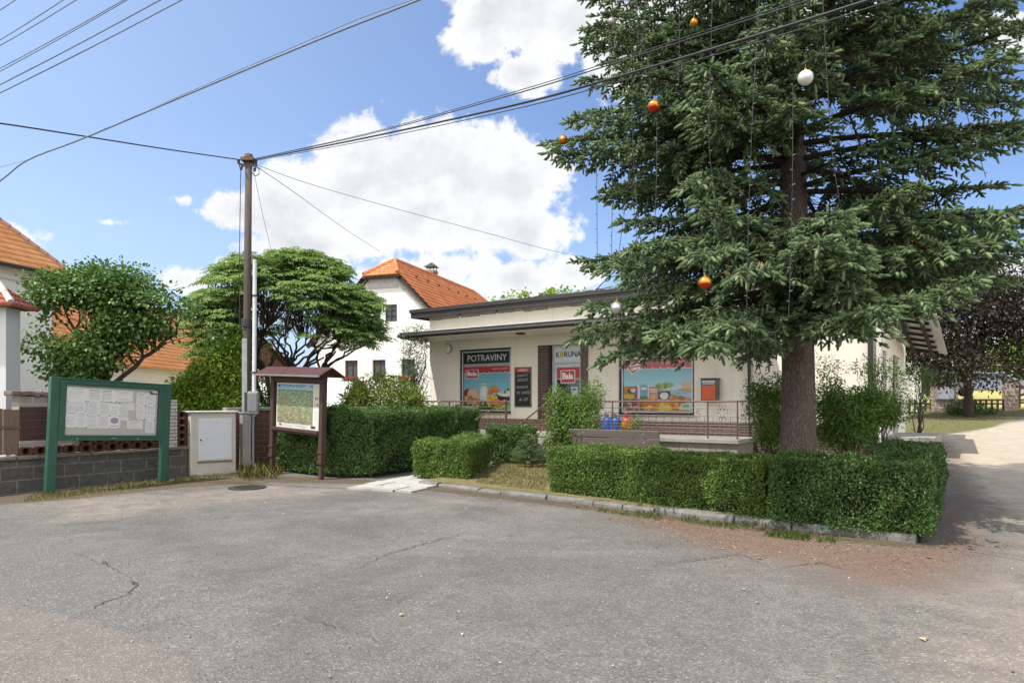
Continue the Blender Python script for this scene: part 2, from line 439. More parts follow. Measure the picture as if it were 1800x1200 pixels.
def groundmat():
    t = NT('ground'); v = t.coord()
    fine = t.vor(v, 75., 'F1', 'Color'); fd = t.vor(v, 75.)
    sep = t.n('ShaderNodeSeparateColor'); t.l(fine, sep.inputs[0])
    n1 = t.noise(v, .8, 6, .6, .4); n2 = t.noise(v, 5., 7, .68, .3); n3 = t.noise(v, 130., 2)
    n4 = t.noise(v, 2.2, 9, .72, .8)
    asp = t.mix(t.rng(n1, .32, .68), (.140, .130, .118), (.205, .191, .173))
    asp = t.mix(t.rng(n2, .38, .7, 0, .5), asp, (.090, .085, .079))
    asp = t.mix(t.math('MULTIPLY', t.rng(sep.outputs[0], .72, 1.), .62), asp, (.38, .36, .325))       # pale aggregate
    asp = t.mix(t.math('MULTIPLY', t.rng(sep.outputs[1], .70, 1.), .60), asp, (.045, .043, .040))      # dark gaps
    asp = t.mix(t.rng(n3, .25, .8, 0, .4), asp, (.095, .09, .085))
    big_ = t.noise(v, .33, 5, .65, 1.2)
    asp = t.mix(t.rng(big_, .44, .60, 0, .38), asp, (.078, .074, .069))
    asp = t.mix(t.rng(t.noise(v, 1.4, 8, .75, 1.5), .56, .72, 0, .42), asp, (.26, .225, .185))
    lump = t.noise(v, 24., 4, .7)
    def m(name, amp=1.3, lo=.42, hi=.62, nn=n2):
        a = t.attr(name)
        q = t.math('ADD', a, t.math('MULTIPLY', t.math('SUBTRACT', nn, .5), amp))
        q = t.math('MULTIPLY', q, t.rng(a, .0, .12))
        return t.rng(q, lo, hi)
    # old patch: finer, darker mix
    pc = t.mix(t.rng(n2, .3, .7), (.125, .118, .108), (.165, .155, .142))
    pc = t.mix(t.rng(n3, .3, .8, 0, .4), pc, (.085, .08, .076))
    pc = t.mix(t.math('MULTIPLY', t.rng(sep.outputs[0], .82, 1.), .7), pc, (.36, .34, .31))
    asp = t.mix(t.math('MULTIPLY', m('patch', .5, .42, .56, n4), .8), asp, pc)
    oc = t.mix(t.rng(n4, .35, .65), (.155, .135, .119), (.215, .188, .165))
    oc = t.mix(t.rng(n3, .3, .8, 0, .5), oc, (.10, .085, .075))
    oc = t.mix(t.math('MULTIPLY', t.rng(sep.outputs[0], .78, 1.), .6), oc, (.36, .33, .29))
    asp = t.mix(t.math('MULTIPLY', m('old', .9, .36, .62, n4), .85), asp, oc)
    # tan dust and worn stone grit
    dc = t.mix(t.rng(n4, .35, .65), (.225, .185, .15), (.32, .27, .215))
    dc = t.mix(t.rng(n3, .3, .8, 0, .4), dc, (.2, .17, .14))
    dc = t.mix(t.math('MULTIPLY', t.rng(sep.outputs[0], .8, 1.), .6), dc, (.5, .47, .42))
    c = t.mix(t.math('MULTIPLY', m('dust', 1.5, .32, .95, n4), .62), asp, dc)
    sc_ = t.mix(t.rng(n4, .35, .65), (.36, .31, .24), (.48, .415, .33))
    sc_ = t.mix(t.rng(lump, .45, .75, 0, .6), sc_, (.27, .225, .17))
    c = t.mix(m('sand', .9, .3, .7, n4), c, sc_)
    # spruce needles, red-brown, lying in drifts
    nc = t.mix(t.rng(lump, .35, .68), (.150, .092, .066), (.245, .165, .122))
    nc = t.mix(t.rng(n3, .3, .72, 0, .75), nc, (.075, .04, .028))
    nc = t.mix(t.math('MULTIPLY', t.rng(sep.outputs[2], .8, 1.), .7), nc, (.34, .25, .19))
    c = t.mix(t.math('MULTIPLY', m('needle', 1.6, .30, .85, n4), .85), c, nc)
    ec = t.mix(t.rng(lump, .35, .65), (.065, .05, .034), (.15, .115, .075))
    c = t.mix(m('dirt', 1.3, .35, .6, n4), c, ec)
    gc = t.mix(t.rng(lump, .32, .68), (.07, .085, .022), (.17, .15, .06))
    gc = t.mix(t.rng(n4, .45, .7, 0, .7), gc, (.20, .15, .085))
    c = t.mix(m('grass', .7, .35, .55, n4), c, gc)
    c = t.mix(t.attr('field'), c, t.mix(n1, (.36, .33, .10), (.42, .36, .14)))
    h = t.math('ADD', t.math('MULTIPLY', fd, .7), t.math('ADD', t.math('MULTIPLY', n3, .5), t.math('MULTIPLY', lump, .8)))
    t.bsdf(c, .88, 0., .25, t.bump(h, .75, .012))
    return t.m
GM = groundmat()
def subsheet(name, sel):
    q = Q[sel]; used = np.unique(q); mp = np.zeros(nx*ny, int); mp[used] = np.arange(len(used))
    o = np_mesh(name, V[used], mp[q], GM, smooth=True)
    for nm, a in (('needle', needle), ('dust', dust), ('sand', sand), ('grass', grass), ('field', field), ('dirt', dirt), ('patch', patch), ('old', old)):
        at = o.data.attributes.new(nm, 'FLOAT', 'POINT'); at.data.foreach_set('value', a.reshape(-1)[used].astype(np.float32))
    return tag(o, kind='structure')
isf = fmean(field) > .5; isg = (fmean(grass) > .5) & ~isf; iss = (fmean(sand) > .5) & ~isf & ~isg
subsheet('field', isf); subsheet('grass_bank', isg); subsheet('dirt_track', iss); subsheet('road', ~isf & ~isg & ~iss)

# cracks in the asphalt
def crack(pts, w_):
    mb = MB(); g = [G(*p) for p in pts]; fine = []
    for a, b in zip(g[:-1], g[1:]):
        n = max(2, int((b-a).length/.05))
        for k in range(n):
            q = a.lerp(b, k/n); q += Vector((random.gauss(0,.012), random.gauss(0,.012), 0)); fine.append(q)
    L_, R_ = [], []
    for i, q in enumerate(fine):
        dv = (fine[min(i+1, len(fine)-1)] - fine[max(i-1, 0)]).normalized(); s = Vector((-dv.y, dv.x, 0))
        ww = w_*random.uniform(.3, 1)*(.2+.8*math.sin(math.pi*i/(len(fine)-1)))
        L_.append(q+s*ww+Vector((0,0,.016))); R_.append(q-s*ww+Vector((0,0,.016)))
    n = len(fine)
    mb.add(L_+R_, [(i, n+i, n+i+1, i+1) for i in range(n-1)])
    return tag(mb.build('asphalt_crack', mat('crack_shadow', (.05,.05,.05), rough=.95)), kind='structure')
crack([(157,1076),(185,1060),(225,1046),(243,1028),(236,1020)], .009)
crack([(243,1028),(205,1003),(170,988),(120,968)], .004)
crack([(625,1002),(680,975),(750,955),(835,932)], .010)
crack([(1128,1008),(1150,995),(1220,985),(1300,975),(1360,1000)], .010)
crack([(1360,1000),(1440,990),(1520,1010)], .008)
crack([(500,1078),(600,1105),(700,1140)], .005)

# ------------------------------------------------------------------ kerb and garden bed
KPX = [(735,852),(845,864),(960,878),(1080,893),(1180,905),(1290,919),(1345,926),(1450,938),(1560,950),(1612,955)]
K = [G(*p) for p in KPX]
kd = (K[-1]-K[0]).normalized()
KC = K[-1]                                           # corner at the track
sd = Vector((.547,.837,0)).normalized()
KEND = KC + sd*6.6
granite = mat('granite', (.205,.198,.185), (.12,.117,.112), 7., .8, bump=.6, bscale=45, bdist=.012, dirt=.75)
mb = MB()
def stones(A, B, side):
    L = (B-A).length; p = 0; dv = (B-A).normalized(); s = Vector((-dv.y, dv.x, 0))*side
    while p < L-.2:
        l = random.choice((.55,.75,.95,1.05)); l = L-p if L-p-l < .4 else l
        a = A + dv*(p+.012); b = A + dv*(p+l-.012); jz = random.uniform(-.02,.015); js = random.uniform(-.012,.012)
        wd = random.uniform(.14,.18); tz = .078+jz*1.6
        nn = 5; vs_ = []; 
        for i in range(nn):
            q = a.lerp(b, i/(nn-1))
            for (so_, zz) in ((js, -.08),(js+random.uniform(-.008,.008), tz*.55),(js+.02+random.uniform(-.006,.006), tz+random.uniform(-.008,.008)),(js+wd, tz+.004+random.uniform(-.006,.006)),(js+wd+.01,-.08)):
                vs_.append(q + s*so_ + Vector((0,0,float(hgt(q.x,q.y))+zz)))
        fs = [(i*5+k, i*5+k+1, i*5+5+k+1, i*5+5+k) for i in range(nn-1) for k in range(4)]
        fs += [(0,1,2,3,4)[::-1], tuple((nn-1)*5+k for k in range(5))]
        mb.add(vs_, fs); p += l
for a, b in zip((K[0], K[2], K[5]), (K[2], K[5], K[9])): stones(a, b, 1)
stones(KC + sd*.05, KEND, 1)
tag(mb.build('kerb', granite, bevel=.008), kind='structure')

def soilmat():
    t = NT('garden_soil'); v = t.coord()
    n = t.noise(v, 2.0, 8, .7, .5); f = t.noise(v, 60., 4, .7)
    c = t.mix(t.rng(n, .38, .62), (.21, .165, .085), (.115, .115, .04))
    c = t.mix(t.rng(f, .35, .7, 0, .8), c, (.27, .215, .12))
    c = t.mix(t.rng(t.noise(v, 7., 5), .55, .7, 0, .7), c, (.085, .05, .03))
    t.bsdf(c, .95, 0., .1, t.bump(f, .8, .02)); return t.m
SOIL = soilmat()
kn = Vector((-kd.y, kd.x, 0))
bed = [K[0]+kn*.12, K[2]+kn*.12, K[5]+kn*.12, KC+kn*.12-kd*.1, KEND+Vector((-.13,.05,0)), Vector((6.6,15.0,0)), Vector((2.4,18.2,0)), Vector((.1,19.2,0)), Vector((-.2,17.5,0)), Vector((-.9,14.6,0))]
mb = MB(); mb.prism([(p.x, p.y) for p in bed], -.2, .095)
tag(mb.build('garden_bed', SOIL), kind='structure')
BED = [(p.x, p.y) for p in bed]

# flagged path from the square to the shop steps
flag = mat('flagstone', (.46,.44,.40), (.34,.325,.30), 5., .85, bump=.5, bscale=40, bdist=.01, dirt=.3)
mb = MB()
pa, pb = G(690,858), Vector((.15, 18.75, 0)); pdv = (pb-pa).normalized(); ps = Vector((pdv.y, -pdv.x, 0))
q = -.45
while q < (pb-pa).length:
    l = random.uniform(.45,.7); x = -.75
    while x < .6:
        wv = random.uniform(.4,.7); wv = min(wv, .7-x)
        cs = [pa+pdv*(q+.012)+ps*(x+.012), pa+pdv*(q+l-.012)+ps*(x+.012), pa+pdv*(q+l-.012)+ps*(x+wv-.012), pa+pdv*(q+.012)+ps*(x+wv-.012)]
        cs = [c_ + Vector((random.uniform(-.02,.02), random.uniform(-.02,.02), 0)) for c_ in cs]
        zt = .035+random.uniform(-.008,.01)
        mb.prism([(c_.x, c_.y) for c_ in cs], -.1, zt); x += wv
    q += l
tag(mb.build('garden_path', flag, bevel=.006), kind='structure')
# ------------------------------------------------------------------ shop
def fl(px, ly=0.):
    """local x along the shop front (and depth) where a photo column meets the plane ly behind the front"""
    rx = (px-900)/F
    t = (ly + SO @ SB)/(rx*SB[0] + SB[1])
    return float((t*rx-SO[0])*SA[0] + (t-SO[1])*SA[1]), float(t)
def fz(px, py, ly=0.): return CZ - (py-HZ)/F*fl(px, ly)[1]
X = lambda px, ly=0.: fl(px, ly)[0]

def plastermat():
    t = NT('cream_plaster'); v = t.coord()
    mp = t.n('ShaderNodeMapping'); mp.inputs['Scale'].default_value = (3.2, 3.2, .22); t.l(v, mp.inputs[0])
    c = t.mix(t.rng(t.noise(v, 1.1, 6, .6), .35, .68), (.83,.775,.675), (.77,.71,.605))
    c = t.mix(t.rng(t.noise(mp.outputs[0], 1.6, 6, .65), .52, .78, 0, .38), c, (.50,.44,.35))       # rain streaks
    c = t.mix(t.rng(t.noise(v, .55, 8, .72, .8), .56, .74, 0, .30), c, (.56,.51,.43))                # patched, damp areas
    g = t.noise(v, 85., 4, .6); c = t.mix(t.rng(g, .35, .75, 0, .14), c, (.45,.41,.34))
    t.bsdf(c, .92, 0., .3, t.bump(t.math('ADD', g, t.math('MULTIPLY', t.noise(v, 9., 4), .8)), .35, .006)); return t.m
plaster = plastermat()
plasterw = mat('grey_white_render', (.66,.64,.60), (.58,.56,.52), 2.5, .9, bump=.4, bscale=70, dirt=.15)
darkmetal = mat('dark_brown_flashing', (.034,.030,.029), (.026,.023,.022), 6, .5, spec=.5)
fascia_w = mat('zinc_edge', (.62,.62,.60), rough=.5)
tile = brickmat('brown_glazed_tile', (.060,.030,.026), (.085,.042,.035), (.26,.225,.20), .25, .068, .0045, rough=.35, bump=.4, spec=.5, grime=.2)
concrete = mat('concrete', (.33,.315,.29), (.24,.228,.21), 3., .9, bump=.4, bscale=55, dirt=.3)
railm = mat('brown_rail_paint', (.14,.075,.06), (.10,.055,.045), 12, .45, spec=.5)
framed = mat('dark_window_frame', (.03,.028,.03), rough=.4)
framel = mat('pale_blue_door_frame', (.60,.66,.70), rough=.4, spec=.5)
white = mat('white_paint', (.78,.78,.76), (.72,.72,.70), 6, .5)
rust = mat('rusty_steel', (.16,.09,.06), (.10,.06,.045), 14, .8)

def glassmat(name='window_glass', tint=(.02,.024,.028)):
    t = NT(name); v = t.coord()
    t.bsdf(t.mix(t.noise(v, 1.6, 3), tint, tuple(x*2.2 for x in tint)), .06, 0., .6)
    return t.m
GLASS = glassmat()
def panemat():
    t = NT('clear_pane')
    tr = t.n('ShaderNodeBsdfTransparent'); gl = t.n('ShaderNodeBsdfGlossy'); gl.inputs['Roughness'].default_value = .05
    lw = t.n('ShaderNodeFresnel'); lw.inputs[0].default_value = 1.25
    mx = t.n('ShaderNodeMixShader'); t.l(lw.outputs[0], mx.inputs[0]); t.l(tr.outputs[0], mx.inputs[1]); t.l(gl.outputs[0], mx.inputs[2])
    t.l(mx.outputs[0], t.out.inputs[0]); return t.m
PANE = panemat()

shop = root('shop', (SO[0], SO[1], 0), FACE_RZ, 'low cream flat-roofed grocery shop with poster windows behind the clipped hedges', 'shop')
L = 13.8; DP = 6.2; TOP = 4.52; WT_, WB = 3.37, 1.27       # facade length, depth, wall top, window head and sill
w1 = (X(807), X(898)); dr = (X(946), X(1034)); w2 = (X(1087), X(1220))
mb = MB(); T = .3
def pier(a, b, z0=1.1, z1=WT_): mb.box(a, b, 0, T, z0, z1)
pier(0, w1[0]); pier(w1[1], dr[0]); pier(dr[1], w2[0]); pier(w2[1], L)
mb.box(w1[0], w1[1], 0, T, 1.1, WB); mb.box(w2[0], w2[1], 0, T, 1.1, WB)
mb.box(0, L, 0, T, WT_, TOP)
mb.box(0, T, T, DP, 0, TOP); mb.box(T, L-T, DP-T, DP, 0, TOP)
mb.box(L-T, L, T, 1.0, 0, TOP); mb.box(L-T, L, 1.7, 3.1, 0, TOP); mb.box(L-T, L, 4.2, DP, 0, TOP)
mb.box(L-T, L, 1.0, 1.7, 2.9, TOP); mb.box(L-T, L, 3.1, 4.2, 2.9, TOP); mb.box(L-T, L, 1.0, 1.7, 0, 1.2)
mb.box(T, L-T, T, .9, 0.2, .7)
mb.build('wall', plaster, shop)
mb = MB(); mb.box(L+.002, L+.09, -.03, .28, 0.0, TOP-.05)
mb.build('corner_pilaster', plasterw, shop, bevel=.01)
# plinth of glazed brown tiles, door reveals
mb = MB()
mb.box(-.03, dr[0], -.035, -.002, .0, 1.1); mb.box(dr[1], L-.02, -.035, -.002, 0., 1.1)
mb.box(L+.003, L+.035, .285, .98, 0., 1.1)
mb.build('plinth', tile, shop)
mb = MB(); dl, dk = X(964), X(1021)
mb.box(dr[0]+.002, dl, -.03, .25, .74, WT_-.002); mb.box(dk, dr[1]-.002, -.03, .25, .74, WT_-.002)
mb.build('tiled_jamb', tile, shop)
# roof slab
mb = MB(); mb.box(-.45, L+.45, -.42, DP+.3, TOP+.06, TOP+.20)
rf = mb.build('roof', mat('roof_felt', (.12,.115,.11), rough=.9), shop)
mb = MB()
mb.box(-.47, L+.47, -.45, -.418, TOP-.01, TOP+.24); mb.box(-.482, -.452, -.417, DP+.3, TOP-.01, TOP+.24); mb.box(L+.452, L+.482, -.417, DP+.3, TOP-.01, TOP+.24)
mb.box(-.5, L+.5, -.50, -.452, TOP+.16, TOP+.28)
mb.build('fascia', darkmetal, rf, bevel=.006)
mb = MB()                                   # broken render hanging under the edge
x = 0.1
while x < L-.3:
    l = random.uniform(.25, .9)
    mb.box(x, x+l, -.05-random.uniform(0,.05), -.003, TOP-random.uniform(.03,.10), TOP+.04); x += l + random.uniform(0,.12)
mb.build('eaves_strip', mat('crumbled_render', (.30,.26,.22), (.2,.17,.14), 8, .95, bump=.7, bscale=25), rf)
# canopy over the terrace
CX = (X(703, -1.32), X(1316, -1.32)); CZ0 = 3.70
mb = MB(); mb.xzprism([(CX[0]+.03, CZ0), (CX[1]-.03, CZ0), (CX[1]-.03, CZ0+.17), (CX[0]+.03, CZ0+.17)], -1.30, -.003)
can = mb.build('canopy', plaster, shop, bevel=.01)
mb = MB()
mb.box(CX[0], CX[1], -1.345, -1.302, CZ0+.03, CZ0+.20); mb.box(CX[0]-.02, CX[0]+.028, -1.30, -.004, CZ0+.03, CZ0+.20)
mb.box(CX[1]-.028, CX[1]+.02, -1.30, -.004, CZ0+.03, CZ0+.20)
mb.tube([(CX[0]-.03, -1.38, CZ0+.10), (CX[1]+.03, -1.38, CZ0+.085)], .055, 10)
mb.build('gutter', darkmetal, can, bevel=.004)
mb = MB(); mb.box(CX[0]-.02, CX[1]+.02, -1.36, -.05, CZ0+.203, CZ0+.232)
mb.build('canopy_sheet', fascia_w, can)
mb = MB(); mb.box(X(908,-.9), X(908,-.9)+.22, -.95, -.75, CZ0-.05, CZ0-.003)
mb.build('rusty_plate', rust, can)
# downpipes
mb = MB(); xd = X(1315)+.05
mb.tube([(xd, -1.2, CZ0), (xd, -.9, CZ0-.18), (xd, -.16, CZ0-.42), (xd, -.09, CZ0-.6), (xd, -.09, .15)], .055, 10)
for z in (3.0, 2.0, 1.3): mb.lathe([(.066,z),(.066,z+.04)], (xd,-.09,0), 12)
mb.build('downpipe', darkmetal, shop, smooth=False)
mb = MB(); mb.tube([(L-.12, -.2, TOP), (L-.12, -.09, TOP-.3), (L-.12, -.09, .1)], .06, 10)
mb.build('downpipe', darkmetal, shop)

# --- posters
RED, REDD, SKYB, WHT = (.50,.04,.06), (.36,.025,.04), (.13,.36,.46), (.88,.87,.84)
def awning_art(p, v1, v0, n):
    p.rect(0, v0, 1, v1, RED, 2)
    for i in range(n):
        p.ell((i+.5)/n, v0, .5/n, .030, WHT, 2, 14, a0=math.pi, a1=2*math.pi)
        p.ell((i+.5)/n, v0+.002, .5/n*.94, .023, RED, 3, 14, a0=math.pi, a1=2*math.pi)
    for i in range(n): p.rect((i+.48)/n, v0-.005, (i+.52)/n, v1, REDD, 4)
def bala(p, u0, v0, u1, v1, lay=5):
    h = v1-v0; w_ = u1-u0
    p.rect(u0, v0, u1, v1, WHT, lay)
    p.rect(u0+w_*.05, v0+h*.05, u1-w_*.05, v1-h*.05, RED, lay+1)
    for i in range(5):
        c = u0+w_*(i+.5)/5
        p.ell(c, v0+h*.0, w_/10, h*.09, WHT, lay, 12, a0=math.pi, a1=2*math.pi)
        p.ell(c, v0+h*.055, w_/10*.9, h*.09, RED, lay+1, 12, a0=math.pi, a1=2*math.pi)
    p.text('Bala', u0+w_*.13, v0+h*.26, u1-w_*.13, v0+h*.80, (.9,.9,.88), lay+2, bold=.035)
def sky_art(p, v0, v1):
    n = 10
    for i in range(n):
        k = i/(n-1); c = tuple(a*(1-k)+b*k for a, b in zip((.36,.66,.74), (.11,.36,.48)))
        p.rect(0, v0+(v1-v0)*i/n, 1, v0+(v1-v0)*(i+1)/n, c, 1)
def window(x0, x1, nm, bars=.06):
    mb = MB(); y0, y1 = .06, .13
    mb.box(x0+.003, x0+bars, y0, y1, WB+.003, WT_-.003); mb.box(x1-bars, x1-.003, y0, y1, WB+.003, WT_-.003)
    mb.box(x0+bars, x1-bars, y0, y1, WT_-bars, WT_-.003); mb.box(x0+bars, x1-bars, y0, y1, WB+.003, WB+bars)
    fr = mb.build('window', framed, shop, bevel=.006); 
    mb = MB(); mb.box(x0+bars, x1-bars, .125, .132, WB+bars, WT_-bars); mb.build('pane', GLASS, fr)
    mb = MB(); mb.box(x0-.02, x1+.02, -.07, .058, WB-.035, WB+.002); mb.build('sill', concrete, fr, bevel=.006)
    b = bars+.012
    mb = MB(); s = .028
    mb.box(x0+b-.01, x0+b+s, .075, .098, WB+b, WT_-b); mb.box(x1-b-s, x1-b+.01, .075, .098, WB+b, WT_-b)
    mb.box(x0+b+s, x1-b-s, .075, .098, WT_-b-s, WT_-b+.01); mb.box(x0+b+s, x1-b-s, .075, .098, WB+b-.01, WB+b+s)
    mb.build('inner_frame', framel, fr)
    mb = MB(); mb.box(x0+b+s, x1-b-s, .082, .086, WB+b+s, WT_-b-s); mb.build('glass_pane', PANE, fr)
    return fr, Flat(x0+b+s, WB+b+s, x1-x0-2*(b+s), WT_-WB-2*(b+s), .118)
NAVY = (.018,.021,.032)
fr, p = window(*w1, 'w')
p.rect(0,.80,1,1,NAVY,2); p.text('POTRAVINY', .09,.845,.93,.955,(.75,.76,.78),3,bold=.012)
p.rect(0,.75,1,.80,(.42,.45,.48),2)
sky_art(p, 0, .76); awning_art(p, .75, .655, 9)
bala(p, .05, .555, .33, .70); p.text('celým domů', .62,.685,.95,.725,(.85,.8,.75),6,shear=.35)
rr = random.Random(5)
def blobs(p, n, u0, u1, v0, v1, ru, rv, cols, lay):
    for i in range(n):
        q = rr.uniform(.7,1.2); p.ell(rr.uniform(u0,u1), rr.uniform(v0,v1), ru*q, rv*q, rr.choice(cols), lay+i*.04, 10, rot=rr.uniform(0,3), wob=.12)
p.rect(0,0,1,.09,(.03,.12,.03),2); blobs(p, 60, 0,1,.0,.11,.05,.03,[(.02,.10,.03),(.04,.2,.04),(.03,.14,.02)],2.2)
p.ell(.10,.24,.13,.13,(.20,.07,.05),3); 
for k in range(5): p.ell(.045+.028*k,.245,.008,.105,(.10,.03,.025),4)
p.ell(.20,.25,.13,.125,(.62,.40,.22),5,wob=.05); p.ell(.21,.255,.10,.10,(.72,.52,.33),6,wob=.05)
blobs(p, 40, .04,.45,.10,.22,.05,.03,[(.62,.36,.12),(.7,.48,.2),(.45,.2,.07),(.75,.55,.3),(.35,.14,.05)],6)
p.poly([(.36,.17),(.55,.17),(.53,.36),(.50,.41),(.40,.41),(.37,.36)],(.66,.74,.74),8); p.rect(.39,.41,.51,.46,(.60,.62,.55),8); p.ell(.45,.30,.06,.07,(.78,.82,.8),9)
p.rect(.40,.42,.50,.435,(.4,.36,.2),9)
for cu, cv, r_ in ((.66,.36,.075),(.58,.30,.065),(.72,.33,.05)): p.ell(cu,cv,r_,r_*.72,(.68,.19,.03),8); p.ell(cu-.015,cv+.012,r_*.6,r_*.42,(.8,.30,.06),9)
blobs(p, 26, .53,.70,.10,.27,.045,.03,[(.8,.5,.06),(.75,.38,.04),(.85,.62,.15),(.7,.3,.04)],10)
p.ell(.89,.25,.19,.10,(.03,.022,.02),10,a0=math.pi,a1=2*math.pi); p.ell(.89,.25,.19,.035,(.05,.04,.035),11); p.ell(.89,.27,.145,.045,(.78,.77,.70),12,wob=.1); blobs(p,14,.80,.97,.25,.30,.035,.016,[(.85,.84,.78),(.7,.68,.6)],12.2)
p.rect(.93,.34,1,.36,(.12,.03,.03),12); blobs(p,6,.86,.92,.285,.31,.02,.012,[(.06,.25,.03)],13)
for cu, cv in ((.73,.13),(.89,.125)): p.ell(cu,cv,.075,.055,(.72,.24,.03),13); p.ell(cu-.012,cv+.01,.045,.032,(.85,.38,.07),14)
blobs(p, 34, .70,.98,.01,.075,.03,.022,[(.38,.55,.06),(.3,.46,.05),(.5,.64,.12)],14)
p.build('poster', PRINT, fr, back=(.5,.5,.5))

fr, p = window(*w2, 'w')
p.rect(0,.80,1,1,NAVY,2); p.text('POTRAVINY', .09,.85,.93,.955,(.75,.76,.78),3,bold=.012)
p.rect(0,.765,1,.80,(.62,.64,.66),2)
sky_art(p, .35, .77); awning_art(p, .765, .645, 9)
p.text('celým domů', .56,.68,.9,.73,(.85,.8,.75),6,shear=.35)
hexp = [(.04,.66),(.10,.72),(.27,.745),(.32,.70),(.32,.655),(.13,.545)]
p.poly(hexp,(.85,.84,.82),6); cu_, cv_ = .185,.665
p.poly([(cu_+(a-cu_)*.86, cv_+(b-cv_)*.86) for a, b in hexp],RED,7)
p.text('česká', .09,.672,.26,.712,(.9,.9,.88),8,bold=.03,rot=.16); p.text('cena', .12,.612,.26,.655,(.9,.9,.88),8,bold=.03,rot=.16)
p.rect(0,0,1,.36,(.55,.36,.18),1)
p.rect(0,.19,.21,.37,(.52,.24,.08),3); p.ell(.12,.30,.06,.04,(.1,.07,.05),4,wob=.2); p.ell(.15,.31,.04,.03,(.75,.72,.66),5,wob=.2); p.rect(0,.19,.16,.25,(.72,.50,.08),4); p.rect(.17,.19,.22,.37,(.30,.10,.22),4)
p.rect(.21,.18,.25,.38,(.82,.82,.80),4); p.poly([(.25,.18),(.37,.18),(.37,.37),(.34,.40),(.27,.40),(.25,.37)],(.20,.42,.52),5); p.ell(.31,.33,.05,.02,(.8,.3,.25),6); p.ell(.31,.335,.045,.015,WHT,7); p.rect(.25,.18,.37,.215,(.08,.22,.06),6)
p.rect(.37,.18,.385,.38,(.8,.8,.78),5); p.rect(.385,.10,.51,.36,(.62,.28,.15),5); p.rect(.40,.28,.50,.33,(.78,.66,.6),6); p.text('müsli',.41,.29,.49,.32,(.35,.1,.08),7); p.ell(.45,.21,.04,.04,(.72,.42,.15),6,wob=.1)
blobs(p, 30, .50,.72,.33,.40,.035,.02,[(.18,.38,.04),(.25,.48,.06),(.1,.26,.03)],4)
p.rect(.52,.18,.70,.30,(.035,.045,.10),6); p.ell(.61,.225,.062,.052,(.78,.78,.74),7,wob=.08); p.rect(.53,.27,.58,.29,(.5,.08,.1),7)
p.poly([(.54,.30),(.86,.39),(.86,.33),(.70,.30)],(.60,.68,.74),6); p.poly([(.70,.33),(1,.26),(1,.19),(.70,.26)],(.36,.56,.72),7); p.text('rybí filé',.78,.245,.93,.275,(.12,.2,.4),8)
p.rect(.86,.33,1,.42,(.62,.45,.25),5); blobs(p, 26, .70,1,.14,.21,.04,.025,[(.55,.25,.1),(.66,.38,.2),(.42,.18,.08)],6)
blobs(p, 46, .30,.84,.02,.13,.06,.028,[(.72,.30,.05),(.8,.42,.06),(.62,.2,.04),(.82,.6,.12)],7)
blobs(p, 40, 0,.30,.02,.17,.03,.02,[(.35,.06,.1),(.6,.55,.5),(.12,.12,.08),(.45,.1,.15),(.2,.3,.08)],7)
p.poly([(.82,.02),(1,.02),(1,.15),(.84,.10)],(.55,.68,.66),9); p.ell(.92,.075,.05,.03,(.25,.5,.2),10)
p.poly([(.52,.0),(.70,.0),(.68,.10),(.55,.10)],(.78,.62,.22),9.5)
p.build('poster', PRINT, fr, back=(.5,.5,.5))

# --- door
dx0, dx1 = dl+.02, dk-.0; DZ = .76
mb = MB(); y0, y1 = .19, .25
mb.box(dx0, dx0+.06, y0, y1, DZ, WT_-.01); mb.box(dx1-.06, dx1, y0, y1, DZ, WT_-.01)
mb.box(dx0+.06, dx1-.06, y0, y1, WT_-.07, WT_-.01); mb.box(dx0+.06, dx1-.06, y0, y1, 2.80, 2.87)
door = mb.build('door_frame', framel, shop, bevel=.005)
mb = MB(); mb.box(dl+.001, dx0-.001, .1, .26, DZ, WT_-.01); mb.build('shadow_gap', framed, door)
p = Flat(dx0+.06, 2.87, dx1-dx0-.12, WT_-.07-2.87, .22)
p.rect(0,0,1,1,(.70,.74,.77),1); p.text('K',.06,.28,.19,.68,(.03,.05,.10),2,bold=.03); p.ell(.265,.48,.07,.22,(.55,.36,.04),2); p.ell(.265,.48,.05,.16,(.70,.48,.07),3)
p.text('RUNA',.35,.28,.95,.68,(.03,.05,.10),2,bold=.03)
p.build('transom_sign', PRINT, door, back=(.6,.6,.6))
mb = MB(); dw = dx1-dx0-.13; e0, e1 = dx0+.065, dx1-.065
mb.box(e0, e0+.09, .20, .24, DZ+.01, 2.79); mb.box(e1-.09, e1, .20, .24, DZ+.01, 2.79)
mb.box(e0+.09, e1-.09, .20, .24, 2.68, 2.79); mb.box(e0+.09, e1-.09, .20, .24, DZ+.01, DZ+.16)
leaf = mb.build('door', framel, shop, bevel=.005)
mb = MB(); mb.box(e0+.09, e1-.09, .222, .23, DZ+.16, 2.68); mb.build('door_glass', GLASS, leaf)
mb = MB(); mb.tube([(e0+.06,.19,1.6),(e0+.06,.14,1.6),(e0+.06,.14,1.9),(e0+.06,.19,1.9)], .014, 8); mb.build('handle', darkmetal, leaf)
p = Flat(e0+.09, DZ+.16, e1-e0-.18, 2.68-DZ-.16, .220)
awning_art(p, 1.0, .82, 3); bala(p, .16, .74, .80, .95)
p.rect(0,.36,1,.42,(.60,.62,.6),1); p.text('OTEVŘENO', .06,.372,.94,.408,(.06,.06,.09),2)
p.rect(.62,.50,.90,.66,(.68,.68,.66),1); p.rect(.66,.60,.86,.64,(.1,.16,.4),2)
for k in range(4): p.rect(.66,.515+.02*k,.86,.521+.02*k,(.2,.2,.2),2)
p.build('door_sticker', PRINT, leaf)

